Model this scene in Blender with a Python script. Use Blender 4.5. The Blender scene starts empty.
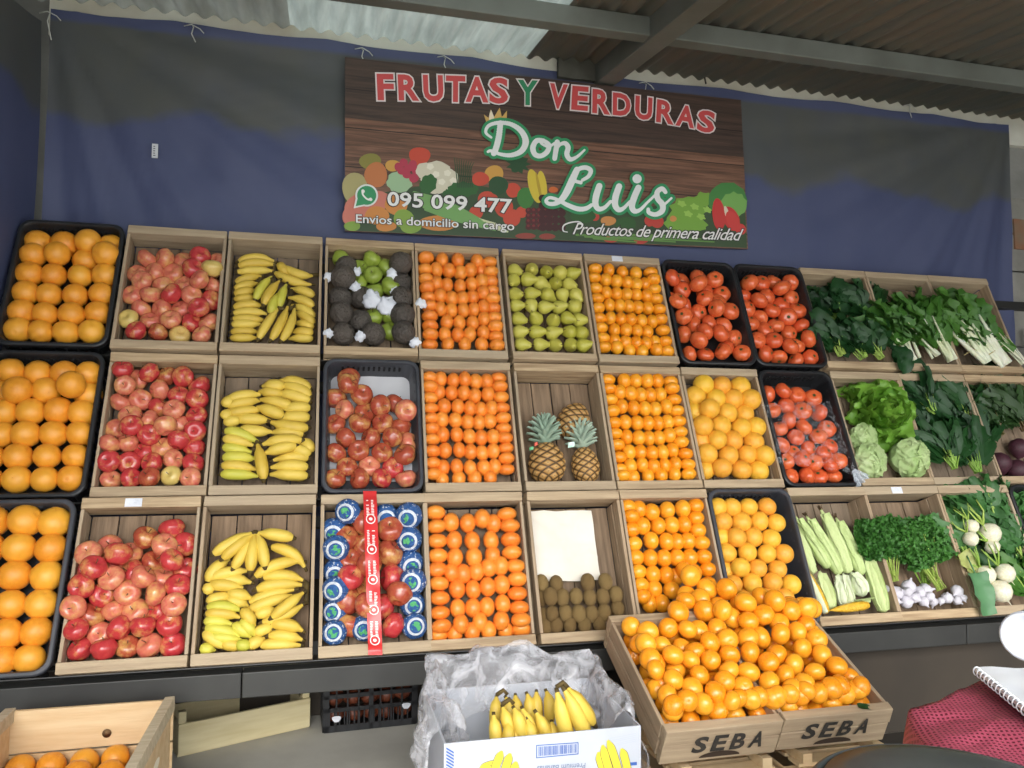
import bpy, math, random
import numpy as np
from mathutils import Vector, Matrix, noise
random.seed(7)
R = random.random
def U(a, b): return a + (b - a) * R()
col = bpy.context.scene.collection
PI = math.pi
# ------------------------------------------------------------------ camera
H = 1.18
YAW, PIT, ROL, FP = 0.2416, 0.0523, 0.0069, 770.0
cy, sy, cp, sp_ = math.cos(YAW), math.sin(YAW), math.cos(PIT), math.sin(PIT)
FW = Vector((sy * cp, cy * cp, sp_)); RT = Vector((cy, -sy, 0)); UP = RT.cross(FW)
cr, sr = math.cos(ROL), math.sin(ROL)
RT, UP = RT * cr + UP * sr, UP * cr - RT * sr
EYE = Vector((0, 0, H))
def ray(x, y): return RT * ((x - 512) / FP) - UP * ((y - 384) / FP) + FW
def hit(x, y, p, n):
    d = ray(x, y); return EYE + d * ((p - EYE).dot(n) / d.dot(n))
def atY(x, y, Y): return hit(x, y, Vector((0, Y, 0)), Vector((0, 1, 0)))
def atZ(x, y, Z): return hit(x, y, Vector((0, 0, Z)), Vector((0, 0, 1)))
def pxm(p): return FP / (p - EYE).dot(FW)      # pixels per metre at a point
cam = bpy.data.objects.new('camera', bpy.data.cameras.new('camera'))
col.objects.link(cam)
M = Matrix((RT, UP, -FW)).transposed().to_4x4(); M.translation = EYE
cam.matrix_world = M
cam.data.sensor_width = 36; cam.data.lens = FP / 1024 * 36
cam.data.clip_start = 0.02
bpy.context.scene.camera = cam
# ------------------------------------------------------------------ materials
def lin(h):
    if isinstance(h, str):
        h = h.lstrip('#'); c = [int(h[i:i + 2], 16) / 255 for i in (0, 2, 4)]
        return tuple(x / 12.92 if x <= .04045 else ((x + .055) / 1.055) ** 2.4 for x in c) + (1,)
    return tuple(h) + (1,)
MATS = {}
def mat(name, c1, c2=None, c3=None, scale=8, rough=.5, bump=0, bscale=60, stretch=(1, 1, 1), detail=4, lo=.35, hi=.65,
        rnd=1.0, spec=.5, metal=0, trans=0, alpha=1, coat=0, sss=0, coord='Object', transl=0):
    """c1/c2 mixed by noise; c3 mixed in by the object's own random number."""
    if name in MATS: return MATS[name]
    m = bpy.data.materials.new(name); m.use_nodes = True
    nt = m.node_tree; N = nt.nodes; L = nt.links; b = N['Principled BSDF']
    tc = N.new('ShaderNodeTexCoord'); mp = N.new('ShaderNodeMapping'); mp.inputs['Scale'].default_value = stretch
    L.new(tc.outputs[coord], mp.inputs['Vector'])
    oi = N.new('ShaderNodeObjectInfo')
    ad = N.new('ShaderNodeVectorMath'); ad.operation = 'ADD'
    mu = N.new('ShaderNodeMath'); mu.operation = 'MULTIPLY'; mu.inputs[1].default_value = 37.0
    L.new(oi.outputs['Random'], mu.inputs[0]); L.new(mp.outputs[0], ad.inputs[0]); L.new(mu.outputs[0], ad.inputs[1])
    no = N.new('ShaderNodeTexNoise'); no.inputs['Scale'].default_value = scale; no.inputs['Detail'].default_value = detail
    L.new(ad.outputs[0], no.inputs['Vector'])
    out = None
    if c2 is not None:
        mr = N.new('ShaderNodeMapRange'); mr.inputs[1].default_value = lo; mr.inputs[2].default_value = hi
        L.new(no.outputs['Fac'], mr.inputs[0])
        mx = N.new('ShaderNodeMix'); mx.data_type = 'RGBA'; mx.inputs[6].default_value = lin(c1); mx.inputs[7].default_value = lin(c2)
        L.new(mr.outputs[0], mx.inputs[0]); out = mx.outputs[2]
    if c3 is not None:
        mx2 = N.new('ShaderNodeMix'); mx2.data_type = 'RGBA'
        if out: L.new(out, mx2.inputs[6])
        else: mx2.inputs[6].default_value = lin(c1)
        mx2.inputs[7].default_value = lin(c3)
        m3 = N.new('ShaderNodeMath'); m3.operation = 'MULTIPLY'; m3.inputs[1].default_value = rnd
        L.new(oi.outputs['Random'], m3.inputs[0]); L.new(m3.outputs[0], mx2.inputs[0]); out = mx2.outputs[2]
    if out: L.new(out, b.inputs['Base Color'])
    else: b.inputs['Base Color'].default_value = lin(c1)
    b.inputs['Roughness'].default_value = rough; b.inputs['Metallic'].default_value = metal
    b.inputs['Specular IOR Level'].default_value = spec
    b.inputs['Transmission Weight'].default_value = trans; b.inputs['Alpha'].default_value = alpha
    b.inputs['Coat Weight'].default_value = coat; b.inputs['Coat Roughness'].default_value = .15
    if sss: b.inputs['Subsurface Weight'].default_value = sss; b.inputs['Subsurface Radius'].default_value = (.02, .008, .003)
    if bump:
        n2 = N.new('ShaderNodeTexNoise'); n2.inputs['Scale'].default_value = bscale; n2.inputs['Detail'].default_value = 3
        L.new(mp.outputs[0], n2.inputs['Vector'])
        bu = N.new('ShaderNodeBump'); bu.inputs['Strength'].default_value = bump; bu.inputs['Distance'].default_value = .01
        L.new(n2.outputs['Fac'], bu.inputs['Height']); L.new(bu.outputs[0], b.inputs['Normal'])
    if transl:
        tl = N.new('ShaderNodeBsdfTranslucent'); ms = N.new('ShaderNodeMixShader'); ms.inputs[0].default_value = transl
        if out: L.new(out, tl.inputs[0])
        else: tl.inputs[0].default_value = lin(c1)
        L.new(b.outputs[0], ms.inputs[1]); L.new(tl.outputs[0], ms.inputs[2]); L.new(ms.outputs[0], N['Material Output'].inputs[0])
    MATS[name] = m
    return m
def plastic_film(name, tint, a, sc=30, streak=.5):
    m = bpy.data.materials.new(name); m.use_nodes = True; nt = m.node_tree; N = nt.nodes; L = nt.links
    b = N['Principled BSDF']; b.inputs['Base Color'].default_value = lin(tint); b.inputs['Roughness'].default_value = .16
    b.inputs['Specular IOR Level'].default_value = .8
    tc = N.new('ShaderNodeTexCoord'); no = N.new('ShaderNodeTexNoise'); no.inputs['Scale'].default_value = sc; no.inputs['Detail'].default_value = 6
    no.inputs['Distortion'].default_value = 2.0
    L.new(tc.outputs['Object'], no.inputs['Vector'])
    mr = N.new('ShaderNodeMapRange'); mr.inputs[1].default_value = .42; mr.inputs[2].default_value = .72
    mr.inputs[3].default_value = a; mr.inputs[4].default_value = min(1, a + streak)
    L.new(no.outputs['Fac'], mr.inputs[0]); L.new(mr.outputs[0], b.inputs['Alpha'])
    bu = N.new('ShaderNodeBump'); bu.inputs['Strength'].default_value = .8; bu.inputs['Distance'].default_value = .01
    L.new(no.outputs['Fac'], bu.inputs['Height']); L.new(bu.outputs[0], b.inputs['Normal'])
    return m
wood = mat('aged_wood', '#c4ab88', '#94795a', '#a99a84', scale=5, stretch=(1, 14, 14), rough=.75, bump=.25, bscale=14, rnd=.7, lo=.3, hi=.7)
woodv = mat('aged_wood_long', '#bca284', '#8c745a', '#a59680', scale=5, stretch=(14, 1, 14), rough=.75, bump=.25, bscale=14, rnd=.7, lo=.3, hi=.7)
woodin = mat('crate_base_wood', '#927a62', '#6c5946', '#7f7262', scale=4, stretch=(12, 1, 12), rough=.85, bump=.3, bscale=12, rnd=.6)
palew = mat('fresh_pine', '#d9bf97', '#c9a97e', '#cfb891', scale=4, stretch=(1, 10, 10), rough=.65, bump=.15, bscale=10, rnd=.5)
blackp = mat('black_plastic', '#26272a', '#1e1f22', scale=20, rough=.42)
greyp = mat('charcoal_plastic', '#3d3f46', '#34363c', scale=20, rough=.4)
metal = mat('black_metal', '#2a2a29', '#343432', scale=6, rough=.5)
orange_m = mat('orange_peel', '#ee9c30', '#e68e24', '#f0ad38', scale=6, rough=.33, coat=.15, bump=.2, bscale=38, rnd=.9, sss=.05)
clem_m = mat('clementine_peel', '#ee8832', '#e67828', '#f19638', scale=7, rough=.3, coat=.2, bump=.15, bscale=34, rnd=1, sss=.05)
mand_m = mat('mandarin_peel', '#f39a20', '#ec8a14', '#f6aa2c', scale=7, rough=.24, coat=.3, bump=.12, bscale=34, rnd=1, sss=.05)
grape_m = mat('grapefruit_peel', '#eda838', '#e8983a', '#efbd3c', scale=4, rough=.42, bump=.15, bscale=140, rnd=1, sss=.05)
kiwi_m = mat('kiwi_skin', '#7d6238', '#5f4828', '#8a7144', scale=20, rough=.85, bump=.5, bscale=260)
avo_m = mat('dark_wrap_paper', '#4e4842', '#35302c', '#544c45', scale=3, rough=.6, bump=1, bscale=5)
tis_m = mat('white_tissue', '#e4e6ee', '#cfd2dc', scale=12, rough=.9, bump=.5, bscale=50)
paper_m = mat('white_paper', '#e6e0d4', '#d8d1c4', scale=5, rough=.85, bump=.25, bscale=12)
tom_m = mat('tomato_skin', '#dc5e34', '#e07642', '#d2522e', scale=4, rough=.22, rnd=.8, coat=.3, sss=.05)
calyx_m = mat('tomato_calyx', '#4a5424', '#3a4a1e', scale=30, rough=.8)
stem_m = mat('brown_stem', '#5a4428', rough=.8)
pear_m = mat('pear_skin', '#b6b348', '#aca53a', '#c8c05a', scale=6, rough=.4, bump=.05, rnd=1)
grapple_m = mat('green_apple_skin', '#8c9f38', '#9aac48', '#84963a', scale=6, rough=.3, rnd=1)
ban_m = mat('banana_peel', '#d8b84a', '#caa83e', '#dec256', scale=14, rough=.5, rnd=.8, detail=5)
bang_m = mat('greenish_banana_peel', '#ccc048', '#b8b640', '#d2c650', scale=10, rough=.5, rnd=.8)
tip_m = mat('banana_tip', '#5c4a20', '#46391c', scale=40, rough=.8)
leafd = mat('dark_leaf', '#1f4a22', '#163a1c', '#2a5626', scale=12, rough=.5, rnd=.6, transl=.2)
leafm = mat('mid_leaf', '#4c7c2e', '#386a26', '#5a8834', scale=14, rough=.5, rnd=.6, transl=.25)
leafl = mat('light_leaf', '#7fb23e', '#68a030', '#8cba4a', scale=12, rough=.45, rnd=.5, transl=.3)
leafp = mat('pale_cabbage_leaf', '#c2d49a', '#a6c47c', '#ccdaa8', scale=14, rough=.5, rnd=.5, transl=.2)
parsl = mat('parsley_leaf', '#477f31', '#366a26', '#57903e', scale=18, rough=.55, rnd=.4, transl=.25)
stalkw = mat('white_stalk', '#e4e4d2', '#cdd4ac', scale=10, rough=.45, sss=.1)
stalkg = mat('green_stalk', '#8db04a', '#76a03c', '#a9bf5c', scale=16, rough=.5)
husk_m = mat('corn_husk', '#b9cb86', '#a5bd70', '#ccd69c', scale=6, stretch=(16, 16, 1), rough=.6, bump=.3, bscale=10, rnd=.9)
kern_m = mat('corn_kernels', '#ecc040', '#e2ac2c', scale=60, rough=.4, bump=.8, bscale=120)
silk_m = mat('corn_silk', '#3c2c1a', '#5a4424', scale=30, rough=.9)
garl_m = mat('garlic_skin', '#d9d6dc', '#c4bfca', scale=20, stretch=(3, 3, 1), rough=.6, bump=.2, bscale=30)
turn_m = mat('turnip_skin', '#e6e2cc', '#d8d2b4', scale=6, rough=.4, sss=.1)
beet_m = mat('beetroot_skin', '#4a2230', '#351a22', scale=8, rough=.6)
def apple_mat(name, a, b, c, lo, hi):
    """streaky red blush over a yellow ground, with a pale pit at both poles"""
    m = mat(name, a, b, c, scale=3.2, stretch=(1, 1, .35), rough=.25, rnd=.6, lo=lo, hi=hi, coat=.25, detail=6)
    nt = m.node_tree; N = nt.nodes; L = nt.links; bs = N['Principled BSDF']
    src = bs.inputs['Base Color'].links[0].from_socket
    tc = N.new('ShaderNodeTexCoord'); oi = N.new('ShaderNodeObjectInfo'); ad = N.new('ShaderNodeVectorMath'); ad.operation = 'ADD'
    mu = N.new('ShaderNodeMath'); mu.operation = 'MULTIPLY'; mu.inputs[1].default_value = 91
    L.new(oi.outputs['Random'], mu.inputs[0]); L.new(tc.outputs['Object'], ad.inputs[0]); L.new(mu.outputs[0], ad.inputs[1])
    no = N.new('ShaderNodeTexNoise'); no.inputs['Scale'].default_value = .85; no.inputs['Detail'].default_value = 6; no.inputs['Roughness'].default_value = .62
    L.new(ad.outputs[0], no.inputs['Vector'])
    mr = N.new('ShaderNodeMapRange'); mr.inputs[1].default_value = .5; mr.inputs[2].default_value = .74; mr.inputs[4].default_value = .85
    L.new(no.outputs['Fac'], mr.inputs[0])
    mx = N.new('ShaderNodeMix'); mx.data_type = 'RGBA'; mx.inputs[7].default_value = lin('#d8b264')
    L.new(mr.outputs[0], mx.inputs[0]); L.new(src, mx.inputs[6]); L.new(mx.outputs[2], bs.inputs['Base Color'])
    return m
apR = apple_mat('red_apple_skin', '#b02c36', '#c04440', '#b93a3c', .3, .7)
apP = apple_mat('pink_apple_skin', '#cd6256', '#d99a6c', '#c4564c', .3, .7)
apF = apple_mat('dark_red_apple_skin', '#9c342e', '#b4603e', '#a44a34', .3, .7)
apY = mat('yellow_apple_skin', '#d6bd6c', '#cf9a5c', '#cdb868', scale=10, rough=.28, rnd=.8, coat=.2)
# ------------------------------------------------------------------ mesh helpers
class MB:
    def __init__(s): s.v = []; s.f = []
    def add(s, vs, fs):
        o = len(s.v); s.v += [tuple(v) for v in vs]; s.f += [tuple(i + o for i in f) for f in fs]
    def box(s, a, b, j=0):
        x0, y0, z0 = a; x1, y1, z1 = b
        vs = [(x, y, z) for z in (z0, z1) for y in (y0, y1) for x in (x0, x1)]
        if j: vs = [(x + U(-j, j), y + U(-j, j), z + U(-j, j)) for x, y, z in vs]
        s.add(vs, [(0, 2, 3, 1), (4, 5, 7, 6), (0, 1, 5, 4), (2, 6, 7, 3), (0, 4, 6, 2), (1, 3, 7, 5)])
    def lathe(s, prof, n=20, lobes=0, amp=0, mtx=None):
        vs = []; fs = []
        for r, z in prof:
            for k in range(n):
                a = 2 * PI * k / n; q = r * (1 + amp * math.cos(lobes * a)) if lobes else r
                vs.append(Vector((q * math.cos(a), q * math.sin(a), z)))
        for i in range(len(prof) - 1):
            for k in range(n):
                fs.append((i * n + k, i * n + (k + 1) % n, (i + 1) * n + (k + 1) % n, (i + 1) * n + k))
        fs.append(tuple(range(n))[::-1]); fs.append(tuple((len(prof) - 1) * n + k for k in range(n)))
        if mtx: vs = [mtx @ v for v in vs]
        s.add(vs, fs)
    def tube(s, pts, rad, n=8, flat=1):
        pts = [Vector(p) for p in pts]; m = len(pts)
        if not hasattr(rad, '__len__'): rad = [rad] * m
        t0 = (pts[1] - pts[0]).normalized(); a = Vector((0, 0, 1)) if abs(t0.z) < .9 else Vector((1, 0, 0))
        e = t0.cross(a).normalized(); vs = []; fs = []
        for i in range(m):
            t = (pts[min(i + 1, m - 1)] - pts[max(i - 1, 0)]).normalized()
            e = (e - t * e.dot(t)).normalized(); g = t.cross(e)
            for k in range(n):
                th = 2 * PI * k / n; vs.append(pts[i] + (e * math.cos(th) + g * math.sin(th) * flat) * rad[i])
        for i in range(m - 1):
            for k in range(n): fs.append((i * n + k, i * n + (k + 1) % n, (i + 1) * n + (k + 1) % n, (i + 1) * n + k))
        fs.append(tuple(range(n))[::-1]); fs.append(tuple((m - 1) * n + k for k in range(n)))
        s.add(vs, fs)
    def grid(s, fn, nx, ny):
        vs = [fn(i / nx, j / ny) for j in range(ny + 1) for i in range(nx + 1)]
        fs = [(j * (nx + 1) + i, j * (nx + 1) + i + 1, (j + 1) * (nx + 1) + i + 1, (j + 1) * (nx + 1) + i) for j in range(ny) for i in range(nx)]
        s.add(vs, fs)
    def leaf(s, p, d, n, L, W, curl=.3, ruf=.1, nx=4, ny=6, tip=.35, cup=.15):
        p = Vector(p); d = Vector(d).normalized(); n = Vector(n); n = (n - d * n.dot(d)).normalized(); e = d.cross(n); ph = U(0, 9)
        def fn(u, v):
            a = (u - .5) * 2; w = W * .5 * ((math.sin(PI * min(1, v * (1 - tip) + tip * .55) ** .8) ** .7 + .05) if tip <= 1 else (1.02 - v) ** .75)
            th = curl * v
            c = p + d * (L * v * math.cos(th * .6)) - n * (L * v * math.sin(th) * .7)
            return c + e * (a * w) + n * (cup * W * a * a + ruf * W * math.sin(ph + v * 13 + a * 5) * abs(a) + ruf * .5 * W * math.sin(ph * 2 + v * 21))
        s.grid(fn, nx, ny)
    def build(s, name, m, parent=None, smooth=True, loc=None, origin=None, bevel=0, recalc=False):
        vs = s.v
        if origin is not None: o = Vector(origin); vs = [tuple(Vector(v) - o) for v in vs]; loc = o
        me = bpy.data.meshes.new(name); me.from_pydata(vs, [], s.f); me.update()
        if smooth: me.polygons.foreach_set('use_smooth', [True] * len(me.polygons))
        me.materials.append(m)
        o = bpy.data.objects.new(name, me); col.objects.link(o)
        if loc is not None: o.location = loc
        if parent: o.parent = parent
        if bevel:
            b = o.modifiers.new('bevel', 'BEVEL'); b.width = bevel; b.segments = 2; b.limit_method = 'ANGLE'
        return o
def tag(o, label=None, cat=None, group=None, kind=None):
    if label: o['label'] = label
    if cat: o['category'] = cat
    if group: o['group'] = group
    if kind: o['kind'] = kind
    return o
def empty(name, loc, rot=(0, 0, 0), **k):
    o = bpy.data.objects.new(name, None); col.objects.link(o); o.location = loc; o.rotation_euler = rot; o.empty_display_size = .05
    return tag(o, **k)
def dup(o, parent=None):
    c = o.copy(); col.objects.link(c); c.parent = parent
    for ch in o.children: dup(ch, c)
    return c
ORD = ['first', 'second', 'third', 'fourth', 'fifth', 'sixth', 'seventh', 'eighth', 'ninth', 'tenth', 'eleventh', 'twelfth', 'thirteenth',
       'fourteenth', 'fifteenth', 'sixteenth', 'seventeenth', 'eighteenth', 'nineteenth', 'twentieth']
# ------------------------------------------------------------------ display geometry
SL = math.radians(67)
VH = Vector((0, math.cos(SL), math.sin(SL))); NH = Vector((0, -math.sin(SL), math.cos(SL)))
LEN = .527; CW = .352
TB = [Vector((0, 2.9271, .2579 + H)), Vector((0, 2.7285, -.2406 + H)), Vector((0, 2.4817, -.7231 + H))]
XL = [[-1.092, -.727, -.367, -.003, .352, .722, 1.083, 1.4455, 1.7965, 2.142, 2.497, 2.85, 3.205],
      [-1.095, -.723, -.366, .0, .3575, .724, 1.083, 1.440, 1.797, 2.149, 2.502, 2.857, 3.21],
      [-1.10, -.731, -.370, -.001, .345, .714, 1.070, 1.425, 1.770, 2.116, 2.470, 2.825, 3.18]]
XL = [[x + (.004 if i else .010) for i, x in enumerate(r)] for r in XL]
def toworld(t, c, x, y, z): return TB[t] + Vector((XL[t][c], 0, 0)) + VH * y + NH * z   # z=0 at the rim
def onplane(t, x, y, off=0): return hit(x, y, TB[t] + NH * off, NH)
TIER = ['top', 'middle', 'bottom']
def wooden_crate(W, L, D, label, group, loc, rot, m_end=wood, m_side=woodv, m_base=woodin, rail=.034, name='wooden_crate', sticker=False, slats=4, gapboard=False):
    t = empty(name, loc, rot, label=label, cat='crate', group=group)
    j = .0012
    for y0 in (0, L - rail):
        b = MB(); b.box((0, y0, D - .05), (W, y0 + rail, D), j); b.box((0, y0 + (.008 if y0 else 0), .0), (W, y0 + rail - (0 if y0 else .008), D - .052), j)
        b.build('end_board', m_end, t, smooth=False, bevel=.0025)
    for x0 in (0, W - .011):
        b = MB(); b.box((x0, rail + .001, D * .52), (x0 + .011, L - rail - .001, D - .004), j); b.box((x0, rail + .001, .004), (x0 + .011, L - rail - .001, D * .48), j)
        b.build('side_board', m_side, t, smooth=False, bevel=.002)
    b = MB(); g = (W - .026) / slats
    for k in range(slats): b.box((.013 + k * g + .002, rail + .001, .004), (.013 + (k + 1) * g - .002, L - rail - .001, .013), .0008)
    b.build('base_boards', m_base, t, smooth=False, bevel=.0015)
    if sticker:
        b = MB(); b.grid(lambda u, v: (W * .36 + u * .05, L - rail * .95 + v * rail * .8, D + .0022 + .001 * R()), 4, 2)
        tag(b.build('torn_sticker', tis_m, t), label='torn white paper sticker')
    return t
def rrect(x0, y0, x1, y1, r, n=5):
    out = []
    for cx, cyy, a0 in ((x1 - r, y0 + r, -PI / 2), (x1 - r, y1 - r, 0), (x0 + r, y1 - r, PI / 2), (x0 + r, y0 + r, PI)):
        for k in range(n + 1):
            a = a0 + PI / 2 * k / n; out.append((cx + r * math.cos(a), cyy + r * math.sin(a)))
    return out
def plastic_crate(W, L, D, label, loc, rot, m=blackp, group='black plastic crates on the rack', slots=False):
    t = empty('plastic_crate', loc, rot, label=label, cat='crate', group=group)
    lo = []                                       # loops from outer bottom, up, over the rim, down inside, floor
    for ins, z, r in ((.022, 0, .04), (.006, D - .02, .045), (0, D - .018, .045), (0, D, .045), (.004, D + .003, .043), (.012, D + .003, .04), (.016, D - .004, .036), (.03, .012, .03)):
        lo.append([(x, y, z) for x, y in rrect(ins, ins, W - ins, L - ins, r)])
    n = len(lo[0]); b = MB(); fs = []
    for i in range(len(lo) - 1):
        for k in range(n): fs.append((i * n + k, i * n + (k + 1) % n, (i + 1) * n + (k + 1) % n, (i + 1) * n + k))
    fs.append(tuple(range(n))[::-1]); fs.append(tuple((len(lo) - 1) * n + k for k in range(n)))
    b.add([v for l in lo for v in l], fs); b.build('tub', m, t, smooth=False, bevel=.001)
    # grip slots on the short end and bars round the outside
    b = MB()
    k0 = 12
    for k in range(k0):
        x = W * .2 + (W * .6) * k / (k0 - 1)
        b.box((x - .004, L - .0245, D - .05), (x + .004, L - .0195, D - .025)); b.box((x - .004, .0195, D - .05), (x + .004, .0245, D - .025))
    b.build('vent_slots', mat('slot_shadow', '#0c0c0e', rough=.9), t, smooth=False)
    b = MB()
    for k in range(9):
        x = W * .1 + W * .8 * k / 8; b.box((x - .004, .004, .01), (x + .004, .02, D - .02)); b.box((x - .004, L - .02, .01), (x + .004, L - .004, D - .02))
    for k in range(12):
        y = L * .08 + L * .84 * k / 11; b.box((.004, y - .004, .01), (.02, y + .004, D - .02)); b.box((W - .02, y - .004, .01), (W - .004, y + .004, D - .02))
    b.build('ribs', m, t, smooth=False)
    return t
PLAS = {(0, 0), (1, 0), (2, 0), (0, 7), (0, 8), (1, 3), (1, 8), (2, 7), (2, 11)}
CONT = {(0, 0): 'six even rows of oranges', (0, 1): 'pink apples', (0, 2): 'bananas, beside the pink apples', (0, 3): 'dark wrapped fruit and green apples',
        (0, 4): 'clementines, beside the green apples', (0, 5): 'green pears', (0, 6): 'mandarins, right of the pears', (0, 7): 'tomatoes, beside the mandarins',
        (0, 8): 'tomatoes, beside the dark leafy greens', (0, 9): 'very dark leafy bunches', (0, 10): 'chard with thin white stems', (0, 11): 'thick white stalks',
        (1, 0): 'large oranges', (1, 1): 'red apples, left of the bananas', (1, 2): 'heaped banana hands and one loose banana', (1, 3): 'red apples on white paper',
        (1, 4): 'clementines, left of the pineapples', (1, 5): 'three pineapples', (1, 6): 'mandarins, right of the pineapples', (1, 7): 'grapefruits, right of the mandarins',
        (1, 8): 'tomatoes under clear film', (1, 9): 'lettuce and two pale cabbages', (1, 10): 'dark spinach bunches', (1, 11): 'beetroots under dark leaves',
        (2, 0): 'oranges cut off by the frame', (2, 1): 'red apples, near the floor', (2, 2): 'banana hands below a fan of bananas', (2, 3): 'blue wrapped apples crossed by red tape',
        (2, 4): 'clementines, left of the kiwis', (2, 5): 'kiwis and white paper', (2, 6): 'mandarins, right of the kiwis', (2, 7): 'grapefruits, left of the corn',
        (2, 8): 'corn cobs in husks', (2, 9): 'parsley and garlic', (2, 10): 'white turnips', (2, 11): 'green leaves at the right end'}
DEP = {}
for t in range(3):
    for c in range(12):
        pl = (t, c) in PLAS; D = .105 if not pl else .11
        if (t, c) in ((1, 5), (2, 5), (2, 8), (2, 9), (1, 2), (0, 2), (2, 2)): D = .125
        DEP[t, c] = D
        loc = TB[t] + Vector((XL[t][c] + (0 if not pl else -.002), 0, 0)) - NH * D
        lab = f"{'black plastic' if pl else 'weathered wooden'} crate on the {TIER[t]} tier holding {CONT[t, c]}"
        if pl: plastic_crate(CW + .002, LEN - .004, D, lab, loc, (SL, 0, 0), m=greyp if (t, c) in ((1, 3), (2, 7), (2, 0)) else blackp)
        else: wooden_crate(CW, LEN - .002, D, lab, 'wooden crates on the rack', loc, (SL, 0, 0), sticker=(t, c) in ((2, 1), (2, 9), (0, 6)))
# ------------------------------------------------------------------ fruit prototypes (unit radius meshes)
def proto(name, fn, m):
    b = MB(); fn(b); me = bpy.data.meshes.new(name); me.from_pydata(b.v, [], b.f); me.update()
    me.polygons.foreach_set('use_smooth', [True] * len(me.polygons)); me.materials.append(m); return me
def citrus(b, ob=.9, dim=.05, neck=0, k=1):
    pr = []
    for i in range(15):
        a = PI * i / 14; r = math.sin(a); z = -math.cos(a) * ob
        if i == 0: r = .02; z += dim
        if i == 14: r = .05; z -= dim
        if i == 13: z += neck * .3
        pr.append((r, z))
    b.lathe(pr, 22)
    if k:   # the little green button where the stalk was
        b.lathe([(.0, ob - dim), (.055, ob - dim + .02), (.05, ob - dim + .045), (.0, ob - dim + .05)], 6)
def apple(b, tall=.92, w=.0):
    pr = []
    for i in range(17):
        a = PI * i / 16; r = math.sin(a) ** .92 * (1 + .06 * math.cos(a) * -1); z = -math.cos(a) * tall
        dip = math.exp(-(r / .33) ** 2); z += (.30 if z < 0 else -.36) * dip
        r = r * (1 + (.05 if z > 0 else -.05))
        pr.append((max(r, .015), z))
    b.lathe(pr, 22, 5, .018)
def tomato(b):
    pr = []
    for i in range(15):
        a = PI * i / 14; r = math.sin(a) ** .9; z = -math.cos(a) * .78; z -= (.16 if z > 0 else 0) * math.exp(-(r / .3) ** 2); pr.append((max(r, .015), z))
    b.lathe(pr, 24, 6, .025)
def calyx(b):
    for k in range(6):
        a = 2 * PI * k / 6 + U(-.2, .2); d = Vector((math.cos(a), math.sin(a), .05)); b.leaf((0, 0, .66), d, (0, 0, 1), .52, .2, .5, .02, 2, 4)
    b.tube([(0, 0, .62), (.02, .02, .8)], .05, 6)
def stem(b): b.tube([(0, 0, .5), (.02, 0, .75), (.08, .02, .98)], [.035, .03, .045], 6)
def pear(b):
    b.lathe([(.02, -.92), (.3, -.98), (.62, -.9), (.88, -.62), (1, -.25), (.95, .12), (.78, .5), (.56, .85), (.42, 1.15), (.3, 1.35), (.14, 1.42), (.02, 1.4)], 20, 5, .012)
def pearstem(b): b.tube([(0, 0, 1.38), (.03, 0, 1.6), (.12, 0, 1.8)], [.05, .04, .055], 6)
def kiwi(b): b.lathe([(.02, -1.2), (.3, -1.17), (.62, -.98), (.88, -.6), (1, 0), (.88, .6), (.62, .98), (.3, 1.17), (.06, 1.2)], 18)
def avo(b): b.lathe([(.02, -1.0), (.35, -.95), (.7, -.73), (.95, -.3), (1, .1), (.86, .55), (.6, .85), (.3, 1.0), (.02, 1.03)], 18, 7, .02)
P = {}
P['orange'] = [proto('orange', lambda b: citrus(b, .96, .06), orange_m), proto('orange', lambda b: citrus(b, .92, .04, .25), orange_m)]
P['clementine'] = [proto('clementine', lambda b: citrus(b, .82, .07), clem_m)]
P['mandarin'] = [proto('mandarin', lambda b: citrus(b, .84, .08), mand_m)]
P['grapefruit'] = [proto('grapefruit', lambda b: citrus(b, .93, .05), grape_m)]
P['apple'] = [proto('apple', lambda b: apple(b), apR), proto('apple', lambda b: apple(b, .88), apP), proto('apple', lambda b: apple(b), apF), proto('apple', lambda b: apple(b, .9), apY), proto('apple', lambda b: apple(b, .95), grapple_m)]
P['tomato'] = [proto('tomato', tomato, tom_m)]
P['pear'] = [proto('pear', pear, pear_m)]
P['kiwi'] = [proto('kiwi', kiwi, kiwi_m)]
P['wrapped_fruit'] = [proto('wrapped_fruit', avo, avo_m)]
STEM = proto('stem', stem, stem_m); CAL = [proto('calyx', calyx, calyx_m) for _ in range(3)]; PST = proto('stem', pearstem, stem_m)
def orient(axis, spin):
    q = Vector(axis).normalized().to_track_quat('Z', 'Y'); return (q.to_matrix() @ Matrix.Rotation(spin, 3, 'Z')).to_euler()
def relax(C, Rr, n, floor=None, it=40, wn=.8, wt=.12, k=.9):
    """push touching fruit apart, mostly up or down through the pile"""
    C = np.array(C, float); Rr = np.array(Rr, float); n = np.array(n, float); N_ = len(C)
    if N_ < 2: return C
    for _ in range(it):
        d = C[:, None] - C[None]; L = np.sqrt((d ** 2).sum(-1)) + 1e-9; S = (Rr[:, None] + Rr[None]) * k
        pen = np.clip(S - L, 0, None); np.fill_diagonal(pen, 0)
        if pen.max() < 2e-4: break
        u = d / L[..., None]; dn = u @ n; tang = u - dn[..., None] * n
        sg = np.sign(dn + 1e-6 * (np.arange(N_)[:, None] - np.arange(N_)[None]))
        mv = (tang * wt * pen[..., None]).sum(1) + ((sg * wn * pen * .35).sum(1))[:, None] * n
        C += mv
        if floor is not None:
            h = (C - np.array(floor)) @ n; low = np.clip(Rr - h, 0, None); C += low[:, None] * n
    return C
NEAR = {'fruit': 0}
def parse(s):
    out = []
    for row in s.split('/'):
        r = []
        for tok in row.split():
            b = tok.endswith('b'); x, y = tok.rstrip('b').split(','); r.append((float(x), float(y), b))
        if r: out.append(r)
    return out
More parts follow.
